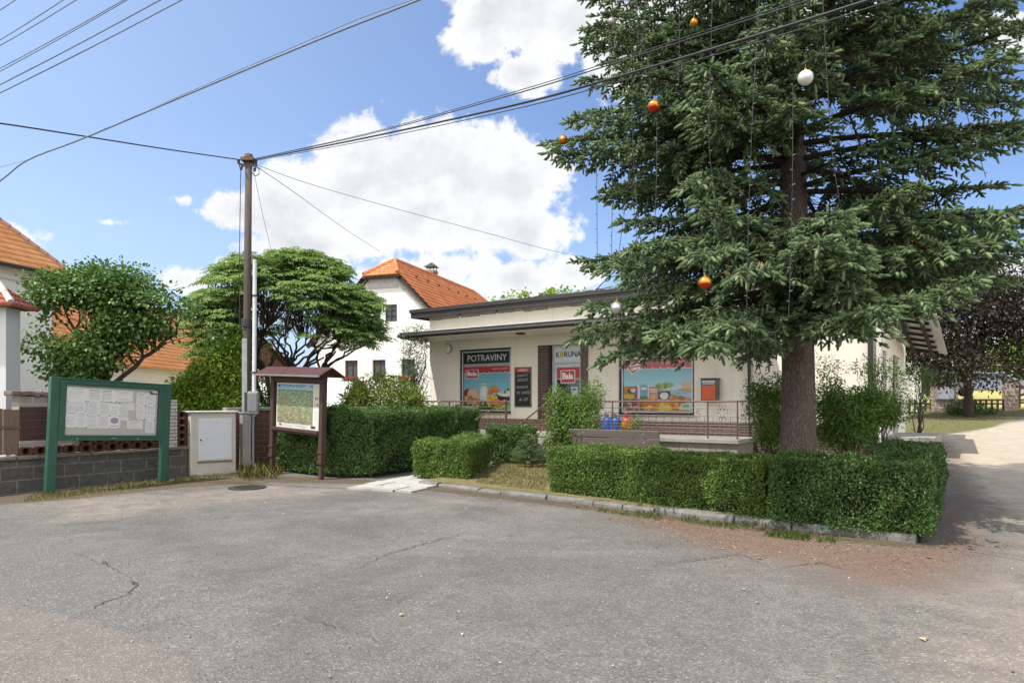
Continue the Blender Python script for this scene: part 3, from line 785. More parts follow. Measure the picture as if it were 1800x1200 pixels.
# --- terrace and steps
TZ = .74; tx1 = X(1297, -1.3)
stone = brickmat('rubble_base', (.30,.28,.25), (.24,.225,.2), (.2,.19,.17), .75, .32, .014, rough=.9, bump=.8, grime=.4)
mb = MB(); mb.box(.02, 4.22, -1.34, -.037, -.1, TZ-.11); mb.box(5.80, tx1, -1.34, -.037, -.1, TZ-.11); mb.box(4.222, 5.798, -1.30, -.037, -.1, TZ-.11)
ter = mb.build('terrace', stone, shop)
mb = MB(); mb.box(-.02, 4.25, -1.42, -.04, TZ-.108, TZ); mb.box(5.77, tx1+.05, -1.42, -.04, TZ-.108, TZ); mb.box(4.252, 5.768, -1.32, -.04, TZ-.106, TZ-.002)
mb.build('terrace_slab', concrete, ter, bevel=.012)
mb = MB()
for k in range(5):
    y = -1.322 - .31*k
    mb.box(4.30, 5.72, y-.31, y-.001, -.1, TZ-.148*(k+1)+.02)
mb.build('steps', concrete, ter, bevel=.012)
# concrete steps and landing of the side door
mb = MB()
for k in range(4): mb.box(L+.1, L+1.15-.02*k, -.55+.42*k, -.13+.42*k-.001 if k < 3 else 3.4, -.1, .36+.15*k)
mb.build('side_steps', concrete, shop, bevel=.012)
# side windows and door
def sidewin(y0, y1, z0, z1):
    mb = MB(); x0, x1 = L-.16, L-.08; b = .07
    mb.box(x0, x1, y0+.002, y0+b, z0, z1); mb.box(x0, x1, y1-b, y1-.002, z0, z1); mb.box(x0, x1, y0+b, y1-b, z0, z0+b); mb.box(x0, x1, y0+b, y1-b, z1-b, z1-.002)
    o = mb.build('side_window', framed, shop)
    mb = MB(); mb.box(x0+.03, x0+.04, y0+b, y1-b, z0+b, z1-b); mb.build('pane', GLASS, o)
sidewin(1.0, 1.7, 1.2, 2.9); sidewin(3.1, 4.2, .82, 2.9)
# lean-to canopy of the side door
aw = MB(); A0, A1 = 1.2, 5.8
def awp(y, f, dz=0.): return Vector((L+.05+1.05*f, y, 3.95-.15*(y-1)-.22*f+dz))
aw.add([awp(A0,0),awp(A0,1),awp(A1,1),awp(A1,0),awp(A0,0,.02),awp(A0,1,.02),awp(A1,1,.02),awp(A1,0,.02)],[(0,1,2,3),(4,7,6,5),(0,4,5,1),(1,5,6,2),(2,6,7,3),(3,7,4,0)])
awn = aw.build('side_canopy', mat('pale_plastic_sheet', (.62,.60,.57), (.54,.52,.49), 2, .5), shop)
mb = MB()
for k in range(7): y = A0+.25+k*(A1-A0-.5)/6; mb.bar(awp(y,.01,-.04), awp(y,.80,-.04), .06, .06)
for f in (.22,.66): mb.bar(awp(A0+.02,f,-.103), awp(A1-.02,f,-.103), .08, .06)
mb.build('batten', mat('dark_timber', (.035,.022,.018), rough=.8), awn)

# --- railings (brown tube, grid panel below)
def railing(x0, x1, y, posts, label, corner=True):
    rt = root('railing', (SO[0]+SA[0]*x0+SB[0]*y, SO[1]+SA[1]*x0+SB[1]*y, TZ), FACE_RZ, label, 'railing', 'railings along the shop terrace')
    n = x1-x0
    mb = MB(); mb.tube([(0,0,.91),(n,0,.91)], .022, 8)
    if corner: mb.tube([(n,0,.91),(n,-y-.06,.91)], .022, 8)
    mb.build('handrail', railm, rt)
    for px_ in posts: 
        mb = MB(); mb.tube([(px_,0,0),(px_,0,.90)], .02, 8); mb.build('post', railm, rt)
    mb = MB()
    for z in (.74, .55, .42, .33, .24, .15, .06): mb.tube([(0,0,z),(n,0,z)], .011 if z > .5 else .006, 6)
    k = .2
    while k < n: mb.tube([(k,0,.06),(k,0,.55)], .006, 5); k += .21
    mb.build('rail_grid', railm, rt)
    return rt
r1 = railing(.05, 4.25, -1.34, (.0, 2.0, 4.2), 'plain brown tube railing of the terrace left of the steps', False)
r2 = railing(5.82, tx1, -1.34, (.0, 1.9, tx1-5.82-.72, tx1-5.82), 'brown tube railing with snowflake ironwork right of the door')
mb = MB(); n = tx1-5.82; cx, cz = n-.36, .63
for k in range(6):
    a = math.pi*k/3
    c_, s_ = math.cos(a), math.sin(a)
    q = lambda r_, t_: (cx+r_*math.cos(a+t_), 0, cz+r_*math.sin(a+t_))
    mb.tube([q(.05,0), q(.15,0)], .009, 5); mb.tube([q(.16,.55), q(.09,0), q(.16,-.55)], .008, 5); mb.tube([q(.22,.25), q(.15,0), q(.22,-.25)], .008, 5)
mb.build('snowflake_ornament', railm, r2)
mb = MB(); mb.tube([(n-.95+.05*math.sin(i*1.3),0,.52+.035*i) for i in range(6)], .008, 5); mb.build('curl_ornament', railm, r2)
for x_, lab in ((4.27, 'sloping brown handrail on the left side of the steps'), (5.75, 'sloping brown handrail on the bench side of the steps')):
    zz = .44 if x_ < 5 else .28
    rt = root('handrail', (SO[0]+SA[0]*x_-SB[0]*1.4, SO[1]+SA[1]*x_-SB[1]*1.4, 0), FACE_RZ, lab, 'handrail', 'handrails of the shop steps')
    mb = MB(); mb.tube([(0,.05,1.66),(0,-.05,1.62),(0,-1.40,1.16-.1*(x_>5)),(0,-1.46,1.12-.1*(x_>5))], .022, 8); mb.build('grip', railm, rt)
    mb = MB(); mb.tube([(0,-.3,.86),(0,-1.35,.40)], .016, 8); mb.build('lower_bar', railm, rt)
    for yy, z1 in ((-.02,1.62),(-1.25,1.2-.1*(x_>5))):
        mb = MB(); mb.tube([(0,yy,.74 if yy > -.5 else .02),(0,yy,z1)], .018, 8); mb.build('post', railm, rt)

def wpt(lx, ly, z=0.): return Vector((SO[0]+SA[0]*lx+SB[0]*ly, SO[1]+SA[1]*lx+SB[1]*ly, z))
# --- wall lamp, chalkboard, mailbox, gas bottles
grey_ring = mat('grey_lamp_ring', (.30,.29,.28), rough=.5)
rt = root('wall_lamp', wpt(X(788), 0, fz(788,613)), FACE_RZ, 'round white bulkhead lamp on the shop wall beside the left window', 'lamp')
mb = MB(); mb.lathe([(.16,-.002),(.17,.03),(.165,.05)], (0,0,0), 24, axis='y'); mb.build('lamp_base', grey_ring, rt)
mb = MB(); mb.lathe([(.15,.05),(.14,.09),(.10,.12),(.045,.135),(.04,.15),(.01,.152)], (0,0,0), 24, axis='y'); mb.build('lamp_glass', mat('opal_glass', (.86,.85,.82), rough=.2, spec=.5), rt, smooth=True)

cx0, cx1 = X(905), X(934.5); cz0, cz1 = 1.47, fz(920,645)
rt = root('chalkboard', wpt((cx0+cx1)/2, 0, 0), FACE_RZ, 'black chalkboard with a red header hanging between window and door', 'chalkboard')
h_ = (cx1-cx0)/2
mb = MB(); b=.035
mb.box(-h_,h_,-.03,-.003,cz0,cz0+b); mb.box(-h_,-h_+b,-.03,-.003,cz0+b,cz1); mb.box(h_-b,h_,-.03,-.003,cz0+b,cz1)
mb.build('frame', mat('olive_wood_frame', (.16,.15,.10), rough=.7), rt)
p = Flat(-h_+b, cz0+b, 2*h_-2*b, cz1-cz0-b, -.012)
p.rect(0,.0,1,.86,(.012,.013,.015),1); p.rect(-.06,.86,1.06,1.0,(.40,.04,.04),3); p.text('NABÍDKA',.17,.895,.83,.965,(.75,.68,.62),4,bold=.02)
for t_, a, b_, v0 in (('ZOBÁČKY',.06,.86,.755),('HŘEZDÍČ',.10,.84,.635),('POMÁHÁ',.05,.82,.45),('TE OBĚD',.08,.98,.31),('6-10',.26,.80,.13)):
    p.text(t_, a, v0, b_, v0+.085, (.42,.43,.43), 2, shear=.25, rot=.03)
p.build('slate', PRINT, rt, back=(.02,.02,.02))

mx = X(1251, -.0)
rt = root('mailbox', wpt(mx, 0, fz(1251,704)), FACE_RZ, 'orange and grey letter box on the shop wall right of the poster', 'mailbox')
grey = mat('grey_box_paint', (.12,.12,.125), rough=.45, spec=.5); orange = mat('orange_paint', (.62,.10,.015), (.55,.085,.012), 5, .4, spec=.5)
mw, mh, md = .21, .56, .26
mb = MB(); mb.add([(-mw,-md,0),(mw,-md,0),(mw,-.005,0),(-mw,-.005,0),(-mw,-md,mh),(mw,-md,mh),(mw,-.005,mh+.03),(-mw,-.005,mh+.03)],[(0,3,2,1),(4,5,6,7),(0,1,5,4),(1,2,6,5),(2,3,7,6),(3,0,4,7)])
mb.build('body', grey, rt, bevel=.015)
mb = MB(); mb.box(-mw+.03, mw-.03, -md-.012, -md-.001, .03, .40); mb.build('door', orange, rt, bevel=.008)
mb = MB(); mb.box(-mw-.02, mw+.02, -md-.03, 0., mh+.005, mh+.03); mb.build('lid', grey, rt, bevel=.006)
p = Flat(-mw+.04, .42, 2*mw-.08, .10, -md-.004)
p.rect(0,.5,1,1,(.65,.66,.64),1); p.rect(.05,.08,.95,.34,(.5,.5,.48),1); p.rect(.1,.68,.9,.8,(.15,.2,.4),2)
p.build('slot_plate', PRINT, rt)
mb = MB(); mb.lathe([(.014,0),(.014,.015)], (mw-.07,-md-.012,.22), 10, axis='y'); mb.build('lock', darkmetal, rt)

def gas(px, ly, colr, label):
    rt = root('gas_bottle', wpt(X(px, ly), ly, TZ), 0, label, 'gas bottle', 'gas bottles by the terrace railing')
    mm = mat('gas_paint_%d' % int(colr[2]*100), colr, rough=.4, spec=.5)
    mb = MB(); mb.lathe([(.11,0),(.12,.015),(.12,.04),(.15,.06),(.155,.1),(.155,.36),(.14,.42),(.09,.46),(.04,.475)], n=20); mb.build('tank', mm, rt, smooth=True)
    mb = MB(); mb.lathe([(.035,.474),(.035,.53),(.02,.54),(.02,.57)], n=10); mb.build('valve', mat('brass', (.45,.32,.12), rough=.35, metal=1.), rt)
    mb = MB()
    for k in range(3):
        a = k*2.1; mb.tube([(.10*math.cos(a),.10*math.sin(a),.44),(.10*math.cos(a),.10*math.sin(a),.60)], .009, 6)
    mb.tube([(.10*math.cos(t*.4),.10*math.sin(t*.4),.60) for t in range(17)], .011, 6); mb.build('collar', mm, rt)
gas(1082, -.75, (.02,.09,.34), 'blue gas bottle standing behind the terrace railing')
gas(1068, -.55, (.02,.09,.36), 'blue gas bottle half hidden behind the shrub by the door')
gas(1102, -.80, (.48,.06,.03), 'red gas bottle beside the blue one behind the railing')
# ------------------------------------------------------------------ tiled roofs
def tilemat(name, lo, hi, rough=.75):
    t = NT(name); v = t.coord(); a = t.attr('var')
    c = t.mix(a, lo, hi); n = t.noise(v, 1.1, 7, .7)
    c = t.mix(t.rng(n, .5, .75, 0, .45), c, tuple(x*.45 for x in lo))
    c = t.mix(t.rng(t.noise(v, 30., 3), .4, .8, 0, .3), c, tuple(x*.6 for x in lo))
    t.bsdf(c, rough, 0., .3); return t.m
TORANGE = tilemat('orange_clay_tile', (.50,.165,.065), (.66,.255,.105))
TPALE = tilemat('pale_orange_clay_tile', (.66,.28,.10), (.80,.38,.16))
TRED = tilemat('red_clay_tile', (.34,.10,.07), (.44,.16,.11))
def tiles(name, A, B, Cc, Dd, tw, ch, m, parent, prof=.035, lift=.045, flat=False):
    A, B, Cc, Dd = (np.array(q, float) for q in (A, B, Cc, Dd))
    n = np.cross(B-A, Dd-A); n /= np.linalg.norm(n); n = n*(1 if n[2] > 0 else -1)
    H = np.linalg.norm((Dd+Cc)/2-(A+B)/2); rows = max(1, int(round(H/ch)))
    Vs, Fs, vr = [], [], []; k = 0
    W_ = np.linalg.norm(B-A); cols = max(1, int(round(W_/tw)))
    ta = [(0,.2),(.2,.85),(.42,1.),(.62,.55),(.8,.05),(1.,.2)] if not flat else [(0,.0),(.04,.5),(.5,.6),(.96,.5),(1.,.0)]
    for r_ in range(rows):
        t0, t1 = r_/rows, (r_+1)/rows
        l0, l1 = A+(Dd-A)*t0, A+(Dd-A)*t1; q0, q1 = B+(Cc-B)*t0, B+(Cc-B)*t1
        L0 = np.linalg.norm(q0-l0); nc = max(1, int(round(L0/tw)))
        off = (.5/nc if flat and r_ % 2 else 0)
        for c_ in range(nc):
            j = (rng.random(2)-.5)*.010; hv = rng.random()
            base = k
            for (t, l, r, lf) in ((t0-.15/rows, l0, q0, lift), (t1, l1, q1, .004)):
                l = A+(Dd-A)*t; r = B+(Cc-B)*t
                for (u, z) in ta:
                    s = min(max((c_+u)/nc+off, 0), 1)
                    Vs.append(l+(r-l)*s + n*(lf + z*prof + j[0])); k += 1
            m_ = len(ta)
            for i in range(m_-1): Fs.append((base+i, base+i+1, base+m_+i+1, base+m_+i)); vr.append(hv)
            # front lip
            f0 = k
            l = A+(Dd-A)*(t0-.15/rows); r = B+(Cc-B)*(t0-.15/rows)
            for (u, z) in ta:
                s = min(max((c_+u)/nc+off, 0), 1); Vs.append(l+(r-l)*s - n*.02); k += 1
            for i in range(m_-1): Fs.append((f0+i, f0+i+1, base+i+1, base+i)); vr.append(hv*.8)
    return np_mesh(name, np.array(Vs), np.array(Fs), m, parent, np.array(vr))
def ridge(mb, p, q, r=.11, n=None):
    p, q = Vector(p), Vector(q); n = n or max(2, int((q-p).length/.36))
    for i in range(n):
        a, b = p.lerp(q, i/n), p.lerp(q, (i+1.04)/n); mb.tube([a, b], [r*1.08, r*.92], 8)

# ------------------------------------------------------------------ white house behind the shop
HA, HB = (.947,-.322), (.322,.947)
house = root('white_house', (-6.78, 36, 0), math.atan2(HA[1], HA[0]), 'white gabled house with an orange half-hipped tile roof behind the shop', 'house')
hwall = mat('white_limewash', (.82,.805,.775), (.77,.75,.71), 1.2, .9, bump=.3, bscale=40, dirt=.2)
hgrey = mat('grey_bare_render', (.50,.49,.47), (.40,.39,.38), 3, .95, bump=.5, bscale=30)
hw, rz_, hl = 4.2, 9.3, 14.
wins = [(-1.95,2.72,.78,1.12),(-.27,2.72,.78,1.12),(1.45,2.72,.78,1.12),(.46,5.85,.66,.88),(-.38,5.95,.4,.8)]
# front gable with openings cut by strips
mb = MB(); T = .35
def zt(x): return min(rz_-.12-abs(x), 8.25)
def strip(x0, x1, z0):
    # wall strip from z0 up to the roof line
    xs_ = [x0] + [q for q in (-.93, .93) if x0 < q < x1] + [x1]
    mb.xzprism([(x0, z0), (x1, z0)] + [(q, zt(q)) for q in xs_[::-1]], 0, T)
edges = sorted({-hw, hw} | {q for x,z,w_,h_ in wins for q in (x-w_/2, x+w_/2)})
for a, b in zip(edges[:-1], edges[1:]):
    c_ = (a+b)/2; os_ = sorted([(z, z+h_) for x,z,w_,h_ in wins if x-w_/2 < c_ < x+w_/2])
    z = -.1
    for z0, z1 in os_: mb.box(a, b, 0, T, z, z0); z = z1
    strip(a, b, z)
mb.box(-hw, -hw+T, T, hl, -.1, rz_-hw-.15); mb.box(hw-T, hw, T, hl, -.1, rz_-hw-.15); mb.box(-hw+T, hw-T, hl-T, hl, -.1, rz_-hw-.2)
mb.box(-hw+T, hw-T, T+.6, T+.7, 0, 8.0) if False else None
mb.build('wall', hwall, house)
mb = MB()
mb.add([(.93,-.03,8.25),(hw,-.03,zt(hw)),(hw,-.03,zt(hw)-.55),(1.0,-.03,7.6),(.93,-.002,8.25),(hw,-.002,zt(hw)),(hw,-.002,zt(hw)-.55),(1.0,-.002,7.6)],[(0,1,2,3),(4,7,6,5),(0,4,5,1),(1,5,6,2),(2,6,7,3),(3,7,4,0)])
mb.box(-.93,.93,-.03,-.002,7.6,8.25)
mb.build('gable_band', hgrey, house)
wfr = mat('brown_window_paint', (.10,.055,.045), rough=.5); wdk = mat('slate_window_paint', (.045,.05,.058), rough=.5)
for k, (x, z, w_, h_) in enumerate(wins):
    m_ = wfr if k < 3 else wdk; b = .06
    mb = MB(); x0, x1 = x-w_/2, x+w_/2; y0, y1 = .10, .17
    if k >= 3: y0, y1 = -.02, .06
    mb.box(x0,x0+b,y0,y1,z,z+h_); mb.box(x1-b,x1,y0,y1,z,z+h_); mb.box(x0+b,x1-b,y0,y1,z,z+b); mb.box(x0+b,x1-b,y0,y1,z+h_-b,z+h_)
    mb.box(x-.03,x+.03,y0,y1,z+b,z+h_-b)
    if k >= 3:
        for q in (.33,.66): mb.box(x0+b,x1-b,y0+.01,y1-.01,z+h_*q-.012,z+h_*q+.012)
    f_ = mb.build('window', m_, house)
    mb = MB(); mb.box(x0+b,x1-b,y1-.03,y1-.02,z+b,z+h_-b); mb.build('pane', glassmat('house_glass', (.05,.06,.07)) if k == 0 else bpy.data.materials['house_glass'], f_)
    if k < 3:
        mb = MB()
        for s in (-1, 1): mb.xzprism([(x+s*.06, z+.1),(x+s*(w_/2-b),z+.1),(x+s*(w_/2-b),z+h_-b),(x+s*.2,z+h_-b)] if s > 0 else [(x+s*.06, z+.1),(x+s*.2,z+h_-b),(x+s*(w_/2-b),z+h_-b),(x+s*(w_/2-b),z+.1)], y1-.005, y1+.02)
        mb.build('curtain', mat('net_curtain', (.45,.44,.43), rough=.9), f_)
# roof slopes (overhang .35)
ov = .4; ez = rz_-hw-ov
RL, RR = (-hw-ov, ez), (hw+ov, ez)
hz_ = 8.32; hx = rz_-hz_; yb, yf = hl+.25, -.28
ap0, ap1 = (0, 1.25, rz_), (0, hl-1.25, rz_)
roofm = MB()
roofm.add([(-hw-ov,yf,ez-.06),(-hx,yf,hz_-.06),(0,1.25,rz_-.06),(0,hl-1.25,rz_-.06),(-hx,yb,hz_-.06),(-hw-ov,yb,ez-.06),(hw+ov,yf,ez-.06),(hx,yf,hz_-.06),(hx,yb,hz_-.06),(hw+ov,yb,ez-.06)],
          [(0,1,2,3,4,5),(6,9,8,3,2,7),(1,7,2),(4,3,8)])
rf = roofm.build('roof', mat('roof_underlay', (.10,.07,.055), rough=.9), house)
for s in (-1, 1):
    # lower part of each slope up to the hip line, then the part between the hips
    tA, tB, tC, tD = (s*(hw+ov),yf,ez), (s*(hw+ov),yb,ez), (s*hx,yb,hz_), (s*hx,yf,hz_)
    tiles('roof_tiles', tA, tB, tC, tD, .30, .34, TORANGE, rf)
    tiles('roof_tiles', (s*hx,yf,hz_), (s*hx,yb,hz_), (0,hl-1.25,rz_), (0,1.25,rz_), .30, .34, TORANGE, rf)
tiles('roof_tiles', (-hx-.03,yf-.06,hz_-.06), (hx+.03,yf-.06,hz_-.06), (.03,1.25,rz_), (-.03,1.25,rz_), .30, .34, TORANGE, rf)
mb = MB(); ridge(mb, (0,1.2,rz_+.05), (0,hl-1.2,rz_+.05)); 
for s in (-1,1): ridge(mb, (s*(hx+.02),yf-.06,hz_+.02), (0,1.25,rz_+.06)); ridge(mb, (s*hx,yb,hz_+.02), (0,hl-1.25,rz_+.06))
o = mb.build('ridge_tiles', TORANGE, rf)
a_ = o.data.attributes.new('var','FLOAT','FACE'); a_.data.foreach_set('value', rng.random(len(o.data.polygons)).astype(np.float32)*.6)
mb = MB(); mb.box(-hx-.1,hx+.1,yf-.02,.0,hz_-.2,hz_-.09); mb.bar((hx-.1,-.12,hz_-.2),(hw+ov,-.12,ez-.12),.16,.10); mb.bar((-hx+.1,-.12,hz_-.2),(-hw-ov,-.12,ez-.12),.16,.10)
mb.build('eaves_board', mat('old_eaves_timber', (.11,.085,.07), (.07,.055,.045), 6, .9), rf)
mb = MB(); mb.box(-.68,-.16,6.5,7.02,8.4,9.72); mb.box(-.72,-.12,6.46,7.06,9.6,9.76)
ch_ = mb.build('chimney', brickmat('chimney_brick', (.16,.09,.07), (.2,.12,.09), (.35,.33,.3), .24, .08), rf)
mb = MB(); mb.add([(-.8,6.38,9.98),(-.05,6.38,9.98),(-.05,7.12,9.98),(-.8,7.12,9.98),(-.42,6.75,10.3)],[(0,3,2,1),(0,1,4),(1,2,4),(2,3,4),(3,0,4)])
for x_, y_ in ((-.64,6.54),(-.2,6.54),(-.64,6.98),(-.2,6.98)): mb.tube([(x_,y_,9.74),(x_,y_,9.99)], .025, 6)
mb.build('chimney_cap', darkmetal, ch_)
# snow guards
for k in range(7):
    y = 2.0+k*1.45; mb = MB(); mb.box(.75,.95,y-.1,y+.1,rz_-.86,rz_-.72); mb.build('vent_tile', rust, rf)
# flower boxes
def flowers(name, c, dx, parent=None):
    n = 320; q = np.stack([rng.uniform(-dx,dx,n), rng.uniform(-.16,.08,n), rng.uniform(0,.24,n)],-1)
    return leaves(name, q, rdir(n), rdir(n), rng.uniform(.05,.09,n), rng.uniform(.05,.08,n), c, parent, ROUND)
pink = leafmat('pink_geranium', (.45,.02,.07), (.62,.10,.20), .2); gl_ = leafmat('geranium_leaf', (.04,.09,.02), (.08,.16,.04))
for x_, lab in ((-1.95,'flower box of pink geraniums under the left house window'),(1.45,'flower box of pink geraniums under the house window nearest the shop')):
    v_ = Vector((HA[0]*x_-HB[0]*.14-6.78, HA[1]*x_-HB[1]*.14+36, 2.60))
    rt = root('flower_box', v_, math.atan2(HA[1], HA[0]), lab, 'flower box', 'flower boxes on the white house')
    mb = MB(); mb.box(-.42,.42,-.09,.09,-.02,.12); mb.build('trough', rust, rt)
    flowers('blossom', pink, .4, rt).location.z = .1; flowers('foliage', gl_, .4, rt).location.z = .04

# ------------------------------------------------------------------ buildings on the left
bwall = mat('pale_render', (.74,.72,.68), (.70,.68,.63), .9, .9, bump=.25, bscale=50, dirt=.07)
ang = math.atan2(.97, .25)
manor = root('tall_house', (-17.55, 26, 0), ang-math.pi/2, 'tall pale house with a steep orange hipped roof at the left edge', 'house')
# local: y along the street wall (far end at 0), x to the right (street side at 0)
EZ = 6.35; ML = 12.; MWd = 8.
mb = MB(); mb.box(-MWd, 0, -ML, 0, -.1, EZ); mb.build('wall', bwall, manor)
mb = MB()
mb.box(-MWd-.05, .12, -ML, .12, EZ-.35, EZ-.02); mb.box(-MWd-.02, .22, -ML, .22, EZ-.02, EZ+.12); 
mb.box(-.01, .05, -ML, .05, EZ-2.72, EZ-2.58); mb.box(-.01,.06,-ML,.06,EZ-2.57,EZ-2.50)
mb.box(.002,.03,-.75,.03,.6,EZ-2.75); mb.box(.002,.03,-.75,.03,EZ-2.45,EZ-.4)
mb.build('cornice', bwall, manor, bevel=.01)
mb = MB(); mb.box(.002,.05,-ML,.05,1.75,1.95); mb.build('string_course', mat('brown_band', (.22,.10,.07), rough=.9), manor)
mb = MB(); mb.box(.002,.09,-ML,.09,-.1,1.4); mb.build('plinth', brickmat('dark_rubble', (.17,.14,.12), (.11,.095,.085), (.25,.23,.21), .5, .28, .02, bump=1., grime=.4), manor)
e = .5; rh = 5.1; hi_ = MWd/2+.0
mb = MB(); mb.add([(e,e,EZ+.05),(e,-ML-e,EZ+.05),(-MWd-e,-ML-e,EZ+.05),(-MWd-e,e,EZ+.05),(-MWd/2,-hi_,EZ+rh),(-MWd/2,-ML+hi_,EZ+rh)],[(0,1,5,4),(1,2,5),(2,3,4,5),(3,0,4),(0,3,2,1)])
rf = mb.build('roof', bpy.data.materials['roof_underlay'], manor)
tiles('roof_tiles', (e+.05,-ML-e,EZ+.1), (e+.05,e,EZ+.1), (-MWd/2,-hi_,EZ+rh+.03), (-MWd/2,-ML+hi_,EZ+rh+.03), .26, .30, TPALE, rf, prof=.012, lift=.05, flat=True)
mb = MB(); ridge(mb, (e,e,EZ+.14), (-MWd/2,-hi_,EZ+rh+.05), .13); mb.build('hip_tiles', mat('hip_mortar', (.36,.20,.15), (.30,.15,.11), 9, .9), rf)
mb = MB(); mb.tube([(e+.12,-ML-e,EZ+.06),(e+.12,e+.1,EZ+.04)], .07, 8); mb.build('gutter', darkmetal, rf)

wing = root('long_outbuilding', (-19.5, 27.2, 0), 0, 'long low outbuilding with a big pale orange tiled roof behind the trees', 'outbuilding')
mb = MB(); mb.box(-8, 0, 0, 30, -.1, 3.5); mb.xzprism([(-8,3.5),(0,3.5),(-4,7.4)], 29.7, 30); mb.build('wall', bwall, wing)
mb = MB(); mb.box(.002,.1,0,30,3.2,3.5); mb.box(.002,.05,0,30,2.3,2.4); mb.build('cornice', bwall, wing)
mb = MB(); mb.add([(.35,-.2,3.42),(.35,30.3,3.42),(-4,30.3,7.6),(-4,-.2,7.6),(-8.35,-.2,3.42),(-8.35,30.3,3.42)],[(0,1,2,3),(3,2,5,4)])
rf = mb.build('roof', bpy.data.materials['roof_underlay'], wing)
tiles('roof_tiles', (.42,-.2,3.45), (.42,30.3,3.45), (-4,30.3,7.66), (-4,-.2,7.66), .28, .32, TPALE, rf, prof=.012, lift=.05, flat=True)
mb = MB(); ridge(mb, (-4,-.2,7.7), (-4,30.3,7.7), .13); mb.build('ridge_tiles', mat('hip_mortar', (.36,.2,.15)), rf)

# small brown-gabled shed seen between the sumac stems
shed = root('garden_shed', (-12.4, 32.5, 0), R(20), 'small tan brick shed with a brown plank gable behind the umbrella-shaped tree', 'shed')
mb = MB(); mb.box(-1.6,1.6,0,3,-.1,3.2); mb.build('wall', brickmat('tan_brick', (.45,.33,.24), (.5,.38,.28), (.55,.5,.44), .25,.08), shed)
mb = MB(); mb.xzprism([(-1.6,3.2),(1.6,3.2),(0,5.0)], -.02, .05); mb.build('gable_boards', mat('brown_boards', (.15,.065,.04), (.10,.045,.03), 8, .8), shed)
mb = MB(); mb.add([(-2,-.3,2.95),(0,-.3,5.15),(0,3.3,5.15),(-2,3.3,2.95),(2,-.3,2.95),(2,3.3,2.95)],[(0,1,2,3),(1,4,5,2)]); rf = mb.build('roof', bpy.data.materials['roof_underlay'], shed)
tiles('roof_tiles', (-2.02,-.32,3.0),(-2.02,3.3,3.0),(0,3.3,5.2),(0,-.32,5.2),.3,.33,TPALE,rf); tiles('roof_tiles', (2.02,-.32,3.0),(2.02,3.3,3.0),(0,3.3,5.2),(0,-.32,5.2),.3,.33,TPALE,rf)

# red roof glimpsed over the shop through the spruce
far = root('red_roofed_house', (17.0, 38, 0.6), R(-25), 'red tiled house roof glimpsed through the big spruce above the shop', 'house')
mb = MB(); mb.box(-5,5,0,8,-.5,7.3); mb.build('wall', bwall, far)
mb = MB(); mb.add([(-5.4,-.5,7.1),(5.4,-.5,7.1),(5.4,4,10.6),(-5.4,4,10.6),(5.4,8.5,7.1),(-5.4,8.5,7.1)],[(0,1,2,3),(3,2,4,5)]); rf = mb.build('roof', bpy.data.materials['roof_underlay'], far)
tiles('roof_tiles', (-5.4,-.52,7.15),(5.4,-.52,7.15),(5.4,4,10.66),(-5.4,4,10.66),.3,.36,TORANGE,rf)

# tall white garden wall end with tiled coping at the left edge
gw = root('coped_wall', (-11.12, 15.0, 0), R(8), 'tall whitewashed wall end with a red tiled coping at the left edge', 'wall')
mb = MB(); mb.box(-5,0,0,.55,-.1,3.72); mb.build('wall', mat('cool_whitewash', (.66,.67,.69), (.62,.63,.65), 1.2, .9, bump=.3, bscale=30, dirt=.08), gw)
mb = MB(); mb.add([(-5,-.2,3.72),(.2,-.2,3.72),(.2,.75,3.72),(-5,.75,3.72),(-5,.28,4.2),(-.3,.28,4.2)],[(0,3,2,1),(0,1,5,4),(1,2,5),(2,3,4,5),(3,0,4)]); cp = mb.build('coping', bpy.data.materials['roof_underlay'], gw)
tiles('coping_tiles', (-5,-.24,3.74),(.23,-.24,3.74),(-.28,.28,4.24),(-5,.28,4.24),.2,.2,TRED,cp); tiles('coping_tiles', (.24,-.22,3.74),(.24,.77,3.74),(-.28,.30,4.24),(-.28,.26,4.24),.2,.2,TRED,cp)
mb = MB(); ridge(mb, (.22,-.22,3.8), (-.3,.28,4.28), .07); ridge(mb, (-.3,.28,4.28), (-5,.28,4.28), .08); mb.build('mortar_ridge', mat('pale_mortar', (.62,.52,.47), rough=.9), cp)

# ------------------------------------------------------------------ low wall on the left
LD = Vector((.54,.842,0)); LRZ = math.atan2(.842,.54)
lw = root('block_wall', (-9.0, 12.0, 0), LRZ, 'low grey concrete block wall behind the green notice board', 'wall')
blk = brickmat('grey_block', (.085,.083,.080), (.115,.113,.108), (.20,.18,.155), .52, .235, .013, rough=.95, bump=.9, grime=.35)
mb = MB(); mb.box(-4, 3.5, 0, .28, -.15, .60); mb.build('blocks', blk, lw)
mb = MB()
x = -4.
while x < 3.45:
    l = min(random.uniform(.35,.6), 3.5-x); d_ = random.uniform(-.05,.0); mb.box(x+.006, x+l-.006, -.03+d_, .31, .602, .66+random.uniform(-.01,.012)); x += l
mb.build('coping', mat('weathered_coping', (.20,.17,.14), (.12,.11,.095), 5, .95, bump=.9, bscale=25, bdist=.02, dirt=.4), lw, bevel=.012)

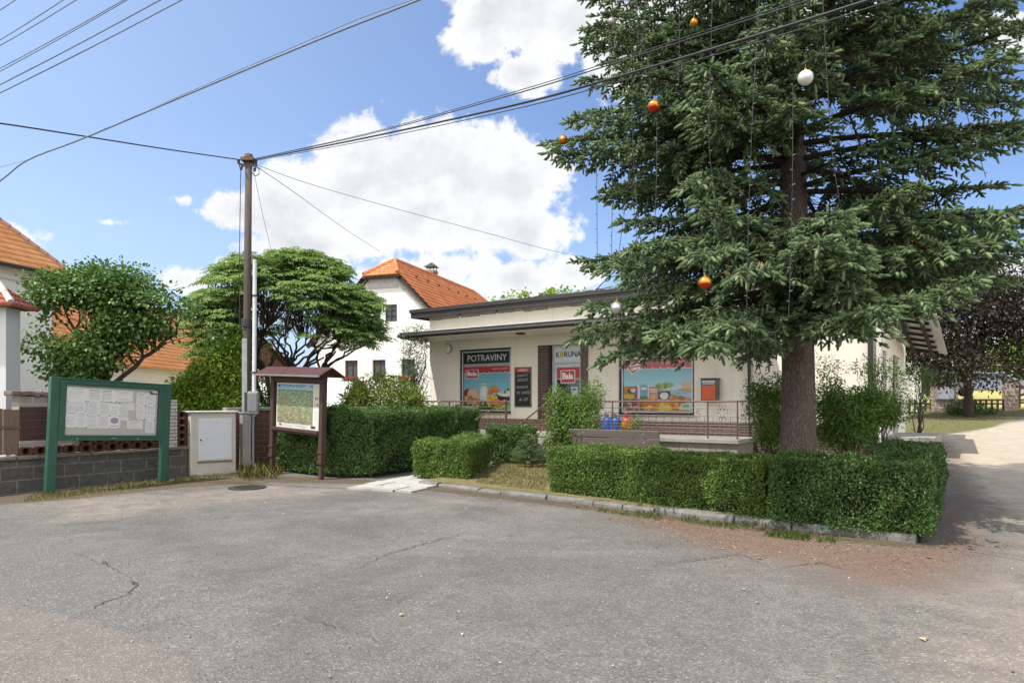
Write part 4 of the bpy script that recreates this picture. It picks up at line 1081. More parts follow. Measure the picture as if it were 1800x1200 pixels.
def screen_wall(name, x0, x1, z0, rows, label, rt_loc, rz, s=.25, sh=.155, colr=(.105,.048,.038)):
    rt = root(name, rt_loc, rz, label, 'wall')
    m_ = mat('brown_screen_block', colr, tuple(q*.65 for q in colr), 5, .9, bump=.5, bscale=40, dirt=.2)
    mb = MB(); n = int((x1-x0)/s)
    for i in range(n):
        for j in range(rows):
            cx, cz = x0+(i+.5)*s, z0+(j+.5)*sh; h = s/2-.005; hv = sh/2-.004
            N = 16; y0, y1 = 0., .20
            sq = []
            for k in range(N):
                t = 2*math.pi*k/N; c_, s_ = math.cos(t), math.sin(t); q = min(h/max(abs(c_),1e-6), hv/max(abs(s_),1e-6)); sq.append((cx+c_*q, cz+s_*q))
            ci = [(cx+hv*.84*math.cos(2*math.pi*k/N), cz+hv*.80*math.sin(2*math.pi*k/N)) for k in range(N)]
            vs = [(a,y0,b) for a,b in sq]+[(a,y0,b) for a,b in ci]+[(a,y1,b) for a,b in ci]+[(a,y1,b) for a,b in sq]
            fs = []
            for k in range(N):
                k2 = (k+1)%N; fs += [(k,k2,N+k2,N+k),(N+k,N+k2,2*N+k2,2*N+k),(2*N+k,2*N+k2,3*N+k2,3*N+k),(3*N+k,3*N+k2,k2,k)]
            fs.append(tuple(range(2*N, 3*N)))  # closed back added behind each hole to keep it dark
            mb.add(vs, fs)
    mb.build('screen_blocks', m_, rt); return rt
lp = lambda s, o=0., z=0.: (-9.0+LD.x*s-LD.y*o, 12.0+LD.y*s+LD.x*o, z)
screen_wall('screen_wall', 0, 1.76, 0, 2, 'brown pierced screen-block wall under the notice board', lp(1.33,.06,.665), LRZ)
screen_wall('screen_wall', 0, 1.01, 0, 1, 'single course of brown screen blocks under the dark board fence', lp(.30,.06,.665), LRZ)
brn = mat('dark_brown_boards', (.065,.03,.024), (.045,.022,.018), 4, .7, stretch=(1,1,6))
bf = root('board_fence', lp(.34,.10,.93), LRZ, 'dark reddish-brown board fence on the low wall behind the notice board', 'fence')
mb = MB()
for k in range(5): mb.box(0,.93,0,.025,.002+k*.124,.1235+k*.124)
mb.build('boards', brn, bf, bevel=.004)
mb = MB(); mb.box(.935,.985,-.05,.06,-.10,.12); mb.build('stub_post', concrete, bf, bevel=.006)
mb = MB(); mb.box(0,.93,-.06,.05,-.065,-.008); mb.build('bottom_rail', concrete, bf, bevel=.004)
ogm = mat('weathered_plank', (.19,.125,.085), (.12,.08,.058), 5, .85, stretch=(9,9,.8), bump=.4, bscale=20)
og = root('plank_gate', lp(-.06,.08,.66), LRZ, 'old weathered plank gate end beside the dark board fence', 'gate')
mb = MB()
for k in range(3): mb.box(.02+k*.125,.135+k*.125,0,.025,.04,.86-.01*k)
mb.build('planks', ogm, og, bevel=.004)
mb = MB(); mb.box(-.09,.0,-.04,.06,0.,1.0); mb.build('post', mat('dark_post', (.06,.045,.04), rough=.8), og, bevel=.006)
mb = MB(); mb.box(.0,.4,-.022,-.001,.50,.55); mb.build('strap_hinge', rust, og)
# stone gate pier and stacked stones behind the fence
sp = root('stone_pier', (-9.95, 14.6, 0), R(50), 'grey stone pier with a rubble cap behind the dark fence', 'pier')
mb = MB(); mb.box(-.5,.0,0,.5,-.1,1.75); mb.box(.02,.5,.05,.45,-.1,1.7); mb.build('pier', brickmat('pier_block', (.30,.27,.24), (.24,.21,.19), (.35,.32,.3), .5, .4, .02, bump=.8), sp)
mb = MB()
for k in range(7):
    x_ = -.55+k*.17; mb.obox((x_,.25,1.80+.02*random.random()),(.085,0,random.uniform(-.02,.02)),(0,.3,0),(0,0,.05))
mb.build('rubble_cap', mat('dark_rubble_stone', (.19,.14,.12), (.12,.09,.08), 6, .95, bump=.8), sp, bevel=.02)
# white clinker pier right of the board
wp = root('white_brick_pier', lp(3.1,.05,.66), LRZ, 'slim white brick pier between the notice board and the cabinet', 'pier')
mb = MB(); mb.box(0,.2,0,.2,0,1.02); mb.build('bricks', brickmat('white_brick', (.55,.53,.50), (.5,.48,.45), (.16,.15,.14), .3, .075, .01, bump=.6), wp)
screen_wall('screen_wall', 0, .76, 0, 5, 'four courses of brown screen blocks beside the white brick pier', lp(3.32,.1,.66), LRZ)
# brown wall running on behind the pole and the big hedge
bw = root('brown_brick_wall', (-6.75, 16.15, 0), math.atan2(3.6,4.2), 'brown brick garden wall running behind the pole and tall hedge', 'wall')
mb = MB(); mb.box(0,7.5,0,.2,-.1,1.42); mb.build('bricks', brickmat('brown_brick', (.15,.065,.05), (.2,.09,.07), (.2,.16,.14), .3, .14, .014, bump=.7), bw)
mb = MB(); mb.box(-.02,7.52,-.04,.24,1.422,1.5); mb.build('coping', concrete, bw, bevel=.008)

# ------------------------------------------------------------------ green notice board
green = mat('green_paint', (.027,.098,.066), (.02,.078,.053), 5, .42, spec=.5, dirt=.08)
nb = root('notice_board', (-8.30, 12.15, 0), math.atan2(1.79,1.21), 'dark green metal notice board on two posts full of pinned papers', 'notice board')
nb.rotation_euler = (0, .045, math.atan2(1.79,1.21))
for x_ in (0., 2.06):
    mb = MB(); mb.box(x_-.01, x_+.15, -.02, .09, -.15, 2.10); mb.build('post', green, nb, bevel=.012)
mb = MB(); x0, x1, z0, z1 = .145, 2.045, .95, 2.06; b = .10
mb.box(x0,x1,-.045,.055,z0,z0+b); mb.box(x0,x1,-.045,.055,z1-b,z1); mb.box(x0,x0+b,-.045,.055,z0+b,z1-b); mb.box(x1-b,x1,-.045,.055,z0+b,z1-b)
mb.box(x0-.01,x1+.01,-.06,.07,z1+.001,z1+.03); mb.box(x0+.05,x1-.05,-.056,-.046,z0+.055,z0+.07); mb.box(x0+.05,x1-.05,-.056,-.046,z1-.07,z1-.055)
fr = mb.build('case_frame', green, nb, bevel=.008)
mb = MB(); mb.box((x0+x1)/2-.05,(x0+x1)/2+.05,-.062,-.046,z0+.035,z0+.048); mb.build('latch', mat('steel', (.5,.5,.5), rough=.35, metal=.9), fr)
for q in (.45, 1.55):
    mb = MB(); mb.lathe([(.013,.046),(.013,.058),(.004,.060)], (q,0,z0+.03), 10, axis='y'); mb.build('screw', mat('steel', (.5,.5,.5)), fr)
mb = MB(); mb.box(x0+b,x1-b,.02,.054,z0+b,z1-b); mb.build('pinboard', mat('warm_grey_felt', (.62,.59,.55), (.56,.54,.50), 3, .95), nb)
mb = MB(); mb.box(x0+b,x1-b,-.026,-.022,z0+b,z1-b); mb.build('glass_pane', PANE, nb)
U0, V0, UW, VH = x0+b+.01, z0+b+.01, x1-x0-2*b-.02, z1-z0-2*b-.02
# sheets: u0,u1 (left-right), v0,v1 (0 bottom) read off the photograph
SH = [(.005,.205,.70,.965),(.225,.52,.70,.955),(.525,.70,.725,.95),(.755,.855,.655,.935),(.87,.975,.655,.925),
      (.0,.20,.47,.68),(.0,.115,.155,.46),(.12,.215,.155,.455),(.225,.35,.41,.695),(.355,.465,.41,.695),(.468,.72,.54,.70),(.47,.565,.41,.665),
      (.565,.66,.40,.56),(.22,.335,.14,.41),(.34,.455,.14,.405),(.46,.57,.15,.40),(.57,.67,.31,.40),(.665,.83,.135,.31),(.76,.855,.355,.645),(.87,.975,.345,.645),(.875,.975,.05,.32),(.60,.665,.40,.52),(.47,.57,.53,.69)]
rq = random.Random(3)
for k, (a, b2, c_, d_) in enumerate(SH):
    ea, ec = .05*(b2-a), .04*(d_-c_); a, b2, c_, d_ = max(a-ea,.002), min(b2+ea,.985), max(c_-ec,.03), min(d_+ec,.975)
    p = Flat(U0+UW*a, V0+VH*c_, UW*(b2-a), VH*(d_-c_), .012-.0016*(k % 4))
    tone = rq.choice([(.84,.85,.88),(.88,.88,.88),(.82,.83,.87),(.86,.85,.83)])
    p.rect(0,0,1,1,tone,.5)
    if k in (1,): 
        for (q0,q1) in ((.08,.42),(.48,.80)):
            for j in range(6): p.rect(q0, .22+.11*j, q1, .25+.11*j, (.38,.39,.42), 1)
            p.rect(q0,.86,q1,.90,(.2,.2,.22),1)
    elif k == 15: p.ell(.5,.6,.36,.24,(.34,.34,.37),1); p.rect(.15,.15,.85,.2,(.4,.4,.43),1)
    else:
        v_ = rq.uniform(.86,.92)
        if rq.random() < .6: p.rect(.2, v_-.02, .8, v_+.015, (.28,.28,.31), 1); v_ -= .1
        while v_ > .1:
            if rq.random() < .78: p.rect(.10, v_, rq.uniform(.6,.92), v_+.014, (.50,.50,.53), 1)
            v_ -= .048
    for (u_, w_) in ((.06,.97),(.94,.97),(.06,.03),(.94,.03)):
        if rq.random() < .7: p.ell(u_, w_, .0085/p.w, .0085/p.h, (.03,.03,.035), 2.5, 8)
    p.build('notice_sheet', PRINT, nb, back=tone)
p = Flat(U0+UW*.905, V0+VH*.905, UW*.088, VH*.085, .004)
p.rect(0,.5,1,1,(.8,.8,.8),1); p.rect(0,0,1,.5,(.55,.02,.03),1); p.poly([(0,0),(.5,.5),(0,1)],(.02,.05,.26),2)
p.build('flag_sticker', PRINT, nb, back=(.6,.6,.6))

# ------------------------------------------------------------------ roofed map board
ib = root('map_board', (-5.50, 15.55, 0), math.atan2(-1.2,1.53), 'brown timber board with a painted panorama map under a small red roof', 'information board')
ib.rotation_euler = (0, .04, math.atan2(-1.2,1.53))
bt = mat('brown_stained_timber', (.080,.040,.033), (.054,.028,.024), 5, .65, stretch=(5,5,.6), bump=.3, bscale=25)
for x_ in (.05, 1.86):
    mb = MB(); mb.box(x_-.06,x_+.06,-.05,.07,.42,2.28); po = mb.build('post', bt, ib, bevel=.008)
    mb = MB(); mb.box(x_-.045,x_+.045,-.035,.055,-.15,.419); mb.box(x_-.075,x_+.075,-.065,.085,.40,.47); mb.box(x_-.075,x_+.075,-.065,.085,.62,.66); mb.build('post_shoe', bt, po, bevel=.006)
mb = MB(); mb.box(.111,1.799,-.03,.06,2.10,2.28); mb.build('cross_rail', bt, ib, bevel=.006)
mb = MB(); mb.box(.111,1.799,-.05,.06,.98,1.06); mb.box(.09,1.82,-.10,-.048,1.03,1.09); mb.build('cross_rail', bt, ib, bevel=.006)
mb = MB(); mb.box(.111,1.799,.032,.055,1.061,2.099); mb.build('backing_board', bt, ib)
p = Flat(.15, 1.09, 1.61, .99, .02)
p.rect(0,0,1,1,(.62,.66,.58),.5); p.rect(.02,.10,.84,.86,(.20,.24,.12),1); 
for i in range(6): p.rect(.02,.84+.022*i,.84,.862+.022*i,tuple(a+(b_-a)*i/5 for a,b_ in zip((.45,.60,.66),(.05,.24,.46))),1)
rp = random.Random(8)
for i in range(900):
    u_ = rp.uniform(.03,.83); v_ = rp.uniform(.105,.85); k = (v_-.1)/.75 + rp.gauss(0,.10) + .18*math.sin(u_*9+v_*6)
    if k > .62: c_ = rp.choice([(.24,.38,.20),(.34,.46,.28),(.15,.28,.16),(.45,.55,.42),(.12,.22,.20)])
    elif k > .40: c_ = rp.choice([(.28,.34,.16),(.42,.40,.20),(.14,.20,.12),(.35,.30,.18)])
    else: c_ = rp.choice([(.27,.21,.14),(.20,.15,.11),(.42,.37,.21),(.12,.10,.08),(.32,.26,.18),(.24,.21,.17)])
    p.ell(u_, v_, rp.uniform(.008,.026), rp.uniform(.006,.014), c_, 2+rp.random()*.8, 7, rot=rp.uniform(-.6,.9))
for i in range(70):
    u_ = rp.uniform(.2,.8); v_ = rp.uniform(.12,.6); p.rect(u_,v_,u_+.012,v_+.008,(.6,.52,.45),3.2)
p.text('NAUČNÁ STEZKA',.09,.925,.30,.955,(.75,.8,.85),3); p.ell(.06,.93,.018,.03,(.06,.08,.06),3); p.ell(.40,.925,.035,.042,(.7,.72,.7),3); p.ell(.40,.925,.02,.03,(.08,.1,.1),4)
for i in range(5): p.rect(.60+.02*i,.90+.014*i,.80-.01*i,.906+.014*i,(.55,.68,.75),3)
p.rect(.02,.02,.98,.10,(.64,.60,.60),1)
for i in range(24):
    u_ = .15+.022*i + (.05 if i > 10 else 0); 
    if u_ < .78:
        for j in range(4): p.rect(u_,.03+.016*j,u_+.017,.036+.016*j,(.38,.36,.38),2)
p.ell(.10,.06,.035,.025,(.12,.09,.08),2,wob=.3); p.rect(.80,.03,.90,.09,(.05,.05,.06),2)
p.rect(.855,.12,.98,.96,(.60,.62,.50),1); p.rect(.86,.64,.975,.74,(.66,.60,.55),2); p.ell(.90,.69,.018,.03,(.14,.12,.12),3); p.ell(.94,.685,.014,.025,(.2,.16,.14),3)
p.rect(.86,.50,.975,.60,(.62,.50,.46),2); p.ell(.94,.55,.02,.03,(.26,.2,.18),3); p.rect(.86,.18,.975,.46,(.72,.70,.70),2)
for i in range(12): p.rect(.87,.20+.02*i,.96,.206+.02*i,(.42,.40,.42),3)
p.build('map_panel', PRINT, ib, back=(.5,.5,.45))
mb = MB(); ex, rzt = .24, 2.44
for s in (-1, 1):
    vs = [(-ex,s*.32+.01,2.26),(1.91+ex,s*.32+.01,2.26),(1.91+ex,.01,rzt),(-ex,.01,rzt)]
    vs += [(a,b,c-.03) for a,b,c in vs]
    mb.add(vs,[(0,1,2,3),(4,7,6,5),(0,4,5,1),(1,5,6,2),(2,6,7,3),(3,7,4,0)])
rf = mb.build('roof', mat('oxblood_shingle', (.075,.026,.026), (.055,.02,.022), 7, .8, bump=.5, bscale=18), ib)
mb = MB(); mb.box(-ex-.01,1.91+ex+.01,-.335,-.312,2.228,2.266); mb.box(-ex-.01,1.91+ex+.01,.333,.355,2.228,2.266); mb.build('roof_edge', mat('grey_metal_edge', (.22,.21,.21), rough=.5), rf)
mb = MB(); mb.xzprism([(0,0)]*3, 0, 0) if False else None
for x_ in (-.03, 1.90):
    vs = [(x_,-.27,2.26),(x_,.29,2.25),(x_,.01,2.40)]; vs += [(a+.04,b,c) for a,b,c in vs]
    mb.add(vs,[(0,1,2),(3,5,4),(0,3,4,1),(1,4,5,2),(2,5,3,0)])
mb.build('gable_board', bt, rf)

# ------------------------------------------------------------------ meter cabinet, concrete post, pole
cb = root('utility_cabinet', (-6.99, 14.85, 0), R(38), 'beige concrete meter cabinet with a pale grey metal door', 'utility cabinet')
cwt = mat('beige_concrete', (.50,.47,.41), (.44,.41,.355), 2.2, .9, bump=.3, bscale=60, dirt=.18)
mb = MB(); mb.box(0,.95,0,.48,-.15,1.40); mb.build('body', cwt, cb, bevel=.012)
mb = MB(); mb.box(-.05,1.0,-.06,.54,1.402,1.435); mb.build('lid', mat('lid_sheet', (.62,.61,.58), rough=.6), cb, bevel=.008)
dm = mat('pale_grey_door', (.56,.58,.62), (.53,.55,.59), 3, .4, spec=.5)
mb = MB(); mb.box(.155,.865,-.012,-.001,.34,1.28); dd_ = mb.build('door', dm, cb, bevel=.004)
mb = MB(); mb.box(.17,.85,-.022,-.0125,.355,1.265); mb.build('door_sheet', dm, dd_, bevel=.006)
for x_, z_, r_ in ((.52,1.21,.025),(.2,.80,.018),(.52,.40,.02)):
    mb = MB(); mb.lathe([(r_,.0225),(r_,.034),(r_*.4,.037)], (x_,0,z_), 12, axis='y'); mb.build('lock', darkmetal if r_ < .019 else dm, dd_)
mb = MB(); mb.box(.13,.87,-.03,-.001,.305,.325); mb.build('door_sill', rust, cb)
mb = MB(); mb.lathe([(.02,0),(.02,.012)], (0,.13,.92), 10, axis='x'); o = mb.build('side_lock', darkmetal, cb); o.scale.x = -1
tag_p = root('concrete_post', (-6.23, 15.78, 0), R(38), 'rough grey concrete post between the meter cabinet and the pole', 'post')
mb = MB(); mb.box(0,.20,0,.24,-.1,1.36); mb.build('shaft', concrete, tag_p, bevel=.015)
mb = MB(); mb.box(-.02,.22,-.02,.26,1.362,1.40); mb.build('cap', concrete, tag_p, bevel=.008)

PX0, PD = 435, 16.2; px_, py_ = XY(PX0, PD)
pole = root('utility_pole', (px_-.02, py_, 0), 0, 'weathered wooden power pole beside the meter cabinet', 'utility pole')
wood = mat('weathered_pole_wood', (.115,.092,.078), (.068,.057,.05), 3, .9, stretch=(14,14,.5), bump=.6, bscale=18, bdist=.012)
mb = MB(); mb.tube([(0,0,-.2),(0,0,2),(.02,0,4.5),(.05,0,7.42)], [.098,.094,.086,.075], 16); mb.build('shaft', wood, pole, smooth=True)
galv = mat('galvanised_steel', (.33,.35,.37), (.26,.28,.30), 5, .5, metal=.5)
mb = MB(); mb.box(-.05,.07,-.165,-.105,-.1,3.12); mb.build('steel_footing', galv, pole, bevel=.006)
mb = MB(); mb.lathe([(.125,3.4),(.13,3.42),(.13,3.58),(.125,3.60)], n=16); mb.build('strap', darkmetal, pole)
mb = MB(); mb.lathe([(.135,.9),(.14,.92),(.14,.98),(.135,1.0)], n=16); mb.build('strap', darkmetal, pole)
mb = MB(); mb.tube([(.05,0,7.42),(.05,0,7.50)], [.11,.09], 12); mb.box(-.16,.26,-.06,-.02,7.20,7.27); mb.box(-.10,.20,-.13,.13,7.33,7.40); mb.build('pole_cap', rust, pole)
for dx_, dz_ in ((-.16,7.30),(.25,7.30),(-.10,7.15),(.22,7.12)):
    mb = MB(); mb.lathe([(.015,0),(.035,.02),(.03,.05),(.04,.07),(.02,.11)], (dx_,-.08,dz_-.05), 10); mb.build('insulator', darkmetal, pole)
mb = MB(); mb.tube([(.22,-.1,7.2),(.34,-.12,7.12),(.33,-.1,7.0),(.24,-.1,6.95),(.12,-.1,7.1)], .012, 6); mb.tube([(-.1,-.1,7.1),(-.14,-.08,5),(-.12,-.1,3.3)], .009, 6); mb.build('jumper_wire', darkmetal, pole)

mst = root('white_mast', (*XY(446.5, 16.0), 0), 0, 'slim white metal mast standing beside the wooden pole', 'mast')
mb = MB(); mb.tube([(0,0,1.3),(.02,0,5.02)], .046, 12); mb.build('tube', mat('mast_paint', (.70,.72,.74), rough=.4, spec=.5), mst)
mb = MB(); mb.tube([(-.02,0,-.1),(-.02,0,1.3)], .035, 10); mb.build('conduit', galv, mst)
mb = MB()
for z in (4.98, 4.1, 2.3): mb.lathe([(.06,z),(.06,z+.04)], (.0+.005*z,0,0), 12)
mb.tube([(.02,0,5.02),(-.05,-.02,5.06),(-.12,-.02,5.0)], .012, 6); mb.build('clamp', darkmetal, mst)
mb = MB(); mb.box(-.10,.16,-.17,-.053,1.34,1.88); bx_ = mb.build('junction_box', mat('grey_plastic_box', (.24,.245,.26), rough=.4, spec=.5), mst, bevel=.03)
mb = MB(); mb.box(-.07,.13,-.185,-.172,1.42,1.84); mb.build('box_lid', mat('grey_plastic_lid', (.20,.205,.22), rough=.4, spec=.5), bx_, bevel=.012)
mb = MB(); mb.box(-.17,-.105,-.15,-.05,1.38,1.86); mb.build('box_bracket', darkmetal, bx_)

# ------------------------------------------------------------------ bench, manhole
be = root('park_bench', (1.42, 16.5, .095), math.atan2(-.577,.817), 'grey-brown plank bench seen from behind the clipped hedge', 'bench')
plank = mat('grey_brown_plank', (.15,.125,.12), (.115,.098,.094), 4, .65, stretch=(.6,6,6), bump=.3, bscale=30)
for z_, y_ in ((.52,.03),(.715,-.015)):
    mb = MB(); mb.obox((1.13,y_,z_+.09),(1.15,0,0),(0,.02,.004),(0,-.018,.09)); o = mb.build('back_plank', plank, be, bevel=.012)
    for x_ in (.35, 1.9):
        mb = MB(); mb.lathe([(.016,.0),(.016,.008),(.006,.012)], (x_,y_-.018,z_+.09), 10, axis='y'); mb.build('bolt', mat('steel', (.5,.5,.5)), o)
for k in range(4):
    mb = MB(); mb.box(-.02,2.28,.10+k*.115,.20+k*.115,.41,.45); mb.build('seat_plank', plank, be, bevel=.01)
for x_ in (.33, 1.88):
    mb = MB(); mb.xzprism([(x_,-.1),(x_+.09,-.1),(x_+.09,.408),(x_,.408)], .10, .50); mb.obox((x_+.045,.055,.55),(.03,0,0),(0,.02,0),(0,-.07,.33)); mb.build('leg', concrete, be, bevel=.02)
g = G(434.5, 857.5)
mh = root('manhole_cover', (g.x, g.y, .012), 0, 'round dark iron manhole cover in the asphalt near the map board', 'manhole cover')
iron = mat('cast_iron', (.055,.045,.04), (.035,.03,.028), 20, .7, bump=.5, bscale=40)
mb = MB(); mb.lathe([(.34,-.05),(.34,.010),(.31,.012),(.31,.0)], n=36); mb.build('frame', iron, mh)
mb = MB(); mb.lathe([(.305,-.03),(.305,.008),(.30,.010)], n=36)
for i in range(-5,6):
    for j in range(-5,6):
        if math.hypot(i,j) < 5: mb.box(i*.052-.015,i*.052+.015,j*.052-.015,j*.052+.015,.0102,.016)
mb.build('lid', iron, mh)

# ------------------------------------------------------------------ greenhouse tunnel
gh = root('greenhouse_tunnel', (*XY(632, 25.5), 0), R(-12), 'white and green plastic greenhouse tunnel behind the map board', 'greenhouse')
arc = [(1.3*math.cos(math.pi*k/14), .3+2.1*math.sin(math.pi*k/14)) for k in range(15)]
def tunnel(y0, y1, r=1.):
    mb = MB(); vs = [(x*r,y0,z*r) for x,z in arc]+[(x*r,y1,z*r) for x,z in arc]; n=15
    mb.add(vs,[(i,i+1,n+i+1,n+i) for i in range(n-1)]); return mb
mb = tunnel(0,5); mb.xzprism([(-1.3,.0)]+arc[::-1]+[(1.3,.0)], -.01, .0); 
mb.v, mb.f, mb.m = [], [], []
# long side faces left; gable end on the right
tl = MB(); vs = [(-4.6,-x,z) for x,z in arc]+[(0,-x,z) for x,z in arc]; n=15
tl.add(vs,[(i,i+1,n+i+1,n+i) for i in range(n-1)]); tl.build('cover', mat('white_film', (.72,.74,.73), (.66,.69,.68), 2, .5), gh)
en = MB(); vs = [(.02,-x,z) for x,z in arc]+[(.02,-1.3,0),(.02,1.3,0)][::-1]; 
en.add([(.02,-x,z) for x,z in arc], [tuple(range(15))]); en.build('end_panel', mat('green_mesh_film', (.22,.42,.26), (.16,.34,.2), 4, .6), gh)
hp = MB()
for x_ in (-4.6,-3.1,-1.55,.0): hp.tube([(x_,-a*1.01,b*1.01) for a,b in arc], .025, 6)
hp.build('hoop', mat('green_tube', (.08,.26,.14), rough=.5), gh)

# ------------------------------------------------------------------ fence at the end of the track
def gpt(px, D): 
    x, y = XY(px, D); return Vector((x, y, float(hgt(x, y))))
FA, FB = gpt(1560, 35.0), gpt(1766, 33.2)
fdv = (FB-FA); frz = math.atan2(fdv.y, fdv.x); FLn = math.hypot(fdv.x, fdv.y)
dkw = mat('dark_fence_wood', (.05,.03,.024), (.035,.022,.018), 6, .8)
pf = root('picket_fence', FA, frz, 'dark wooden picket fence on a stone footing at the end of the track', 'fence')
mb = MB(); x = .0
while x < FLn:
    mb.xzprism([(x,.42),(x+.10,.42),(x+.10,1.22),(x+.05,1.28),(x,1.22)], -.012, .012); x += .235
mb.build('pickets', dkw, pf)
mb = MB(); mb.box(0,FLn,.013,.06,.55,.63); mb.box(0,FLn,.013,.06,1.0,1.08); mb.build('rail', dkw, pf)
rubble = brickmat('field_stone', (.36,.25,.19), (.28,.22,.19), (.42,.38,.33), .34, .2, .03, bump=1., rough=.95, grime=.3)
mb = MB(); mb.box(0,FLn,-.14,.14,-.4,.34); mb.box(0,FLn,-.17,.17,.342,.40); mb.build('footing', rubble, pf)
def spillar(px0, px1, D, h, label, capm):
    a = gpt((px0+px1)/2, D); hw_ = (px1-px0)/2/F*D
    rt = root('stone_pillar', a, frz, label, 'pillar', 'stone pillars of the fence')
    mb = MB(); mb.box(-hw_,hw_,-.25,.3,-.4,h); mb.build('shaft', rubble, rt, bevel=.02)
    mb = MB(); mb.box(-hw_-.05,hw_+.05,-.3,.35,h+.002,h+.07); mb.build('cap', capm, rt, bevel=.01)
    return rt, hw_
sp_, hw_ = spillar(1640, 1679, 34.0, 1.28, 'stone fence pillar carrying a small grey notice case', mat('brown_cap', (.2,.11,.08), rough=.9))
nc_ = root('notice_case', sp_.location + Vector((0,0,.0)), frz, 'small grey glazed notice case on the stone fence pillar', 'notice case')
mb = MB(); mb.box(-hw_+.12,hw_-.16,-.34,-.252,.55,1.22); mb.build('case', mat('grey_case', (.25,.24,.23), rough=.5), nc_, bevel=.01)
mb = MB(); mb.box(-hw_+.17,hw_-.21,-.352,-.342,.60,1.17); mb.build('pane', mat('grey_backed_glass', (.33,.36,.38), (.30,.33,.35), 2, .15, spec=.6), nc_)
spillar(1766, 1786, 33.2, 1.42, 'pale sunlit stone pillar beside the track gate', mat('grey_cap', (.4,.38,.35), rough=.9))
gt = root('picket_gate', gpt(1788, 33.1), frz-.05, 'brown picket gate right of the pale stone pillar', 'gate')
mb = MB(); x = .05
while x < 2.4: mb.box(x,x+.09,-.012,.012,.12,1.35); x += .27
mb.build('pickets', mat('red_brown_wood', (.17,.075,.05), rough=.8), gt)
mb = MB(); mb.box(0,2.5,.013,.05,.32,.42); mb.box(0,2.5,.013,.05,1.02,1.12); mb.build('rail', bpy.data.materials['red_brown_wood'], gt)

# parked car beyond the fence
cc = gpt(1742, 41); cc.z += .25
car = root('parked_car', cc, frz-.1, 'blue-grey car parked beyond the picket fence under the dark tree', 'car')
cp_ = mat('car_paint', (.20,.24,.34), rough=.25, spec=.6)
mb = MB(); prof = [(-2.05,.35),(2.05,.35),(2.12,.6),(2.0,.82),(1.2,.95),(.55,1.42),(-1.0,1.45),(-1.75,1.0),(-2.08,.9)]
mb.xzprism(prof, -.82, .82); mb.build('body', cp_, car, bevel=.06, seg=3)
for y_ in (-.835,.823):
    for pr_ in ([(1.0,.97),(.5,1.34),(-.2,1.36),(-.2,.97)], [(-.3,.97),(-.3,1.36),(-.95,1.36),(-1.5,1.0)]):
        mb = MB(); mb.xzprism(pr_, y_, y_+.012); mb.build('window', GLASS, car)
for x_ in (-1.3,1.3):
    for y_ in (-.86,.66):
        mb = MB(); mb.lathe([(.32,-.0),(.32,-.2)], (x_,y_,.32), 20, axis='y'); wo_ = mb.build('wheel', mat('tyre', (.02,.02,.02), rough=.8), car)
        mb = MB(); mb.lathe([(.19,.006),(.19,-.206)], (x_,y_,.32), 16, axis='y'); mb.build('rim', mat('steel', (.5,.5,.5)), wo_)

# ------------------------------------------------------------------ overhead cables
cabm = mat('black_cable', (.03,.032,.036), rough=.5); cabg = mat('grey_cable', (.20,.23,.28), rough=.5)
def cable(pts, D0, D1, r, label, group=None, m=cabm, cat='cable'):
    """pts: photo pixels along the span; depth runs evenly in 1/D as a straight span does"""
    s = [0]
    for a, b in zip(pts[:-1], pts[1:]): s.append(s[-1]+math.hypot(b[0]-a[0], b[1]-a[1]))
    w_ = [P(px, py, 1/(1/D0+(1/D1-1/D0)*q/s[-1])) for (px, py), q in zip(pts, s)]
    # smooth through the points
    fine = []
    for i in range(len(w_)-1):
        p0, p1, p2, p3 = w_[max(i-1,0)], w_[i], w_[i+1], w_[min(i+2,len(w_)-1)]
        for k in range(6):
            t = k/6; fine.append(.5*((2*p1)+(p2-p0)*t+(2*p0-5*p1+4*p2-p3)*t*t+(3*p1-p0-3*p2+p3)*t**3))
    fine.append(w_[-1])
    mb = MB(); o0 = fine[0]; mb.tube([q-o0 for q in fine], r, 6); o = mb.build('overhead_cable', m)
    o.location = o0
    return tag(o, label, cat, group)
GC = 'overhead cables'
cable([(447,281),(640,243),(900,186),(1080,137),(1300,72),(1530,0),(1800,-88)], 16.1, 4.9, .014, 'thick black cable from the pole top across the spruce', GC)
cable([(447,283),(640,248),(900,193),(1080,146),(1260,96),(1420,48),(1560,4),(1800,-72)], 16.1, 5.0, .006, 'thin wire hanging just below the thick black cable', GC)
cable([(447,279),(640,238),(900,167),(1060,118),(1270,50),(1400,8),(1620,-66)], 16.1, 5.2, .007, 'thin wire running above the thick black cable to the spruce', GC)
cable([(447,279),(640,236),(900,163),(1060,113),(1270,45),(1390,6),(1620,-72)], 16.1, 5.2, .005, 'topmost thin wire of the bundle from the pole to the spruce', GC)
cable([(-120,203),(0,217),(150,240),(290,262),(422,281)], 9.8, 16.1, .013, 'single black cable from the pole top to the left edge', GC)
cable([(-80,370),(0,318),(50,281),(150,242),(330,166),(560,70),(737,0),(900,-66)], 13.5, 8.0, .013, 'long thick cable climbing from the left edge to the top centre', GC, cabg)
cable([(190,226),(330,163),(560,64),(640,30),(725,0),(900,-62)], 12.0, 8.0, .005, 'thin wire twisted round the long cable in the top centre', GC, cabg)
cable([(-60,312),(0,294),(50,281)], 13.4, 13.1, .004, 'short thin wire joining the long cable at the left edge', GC, cabg)
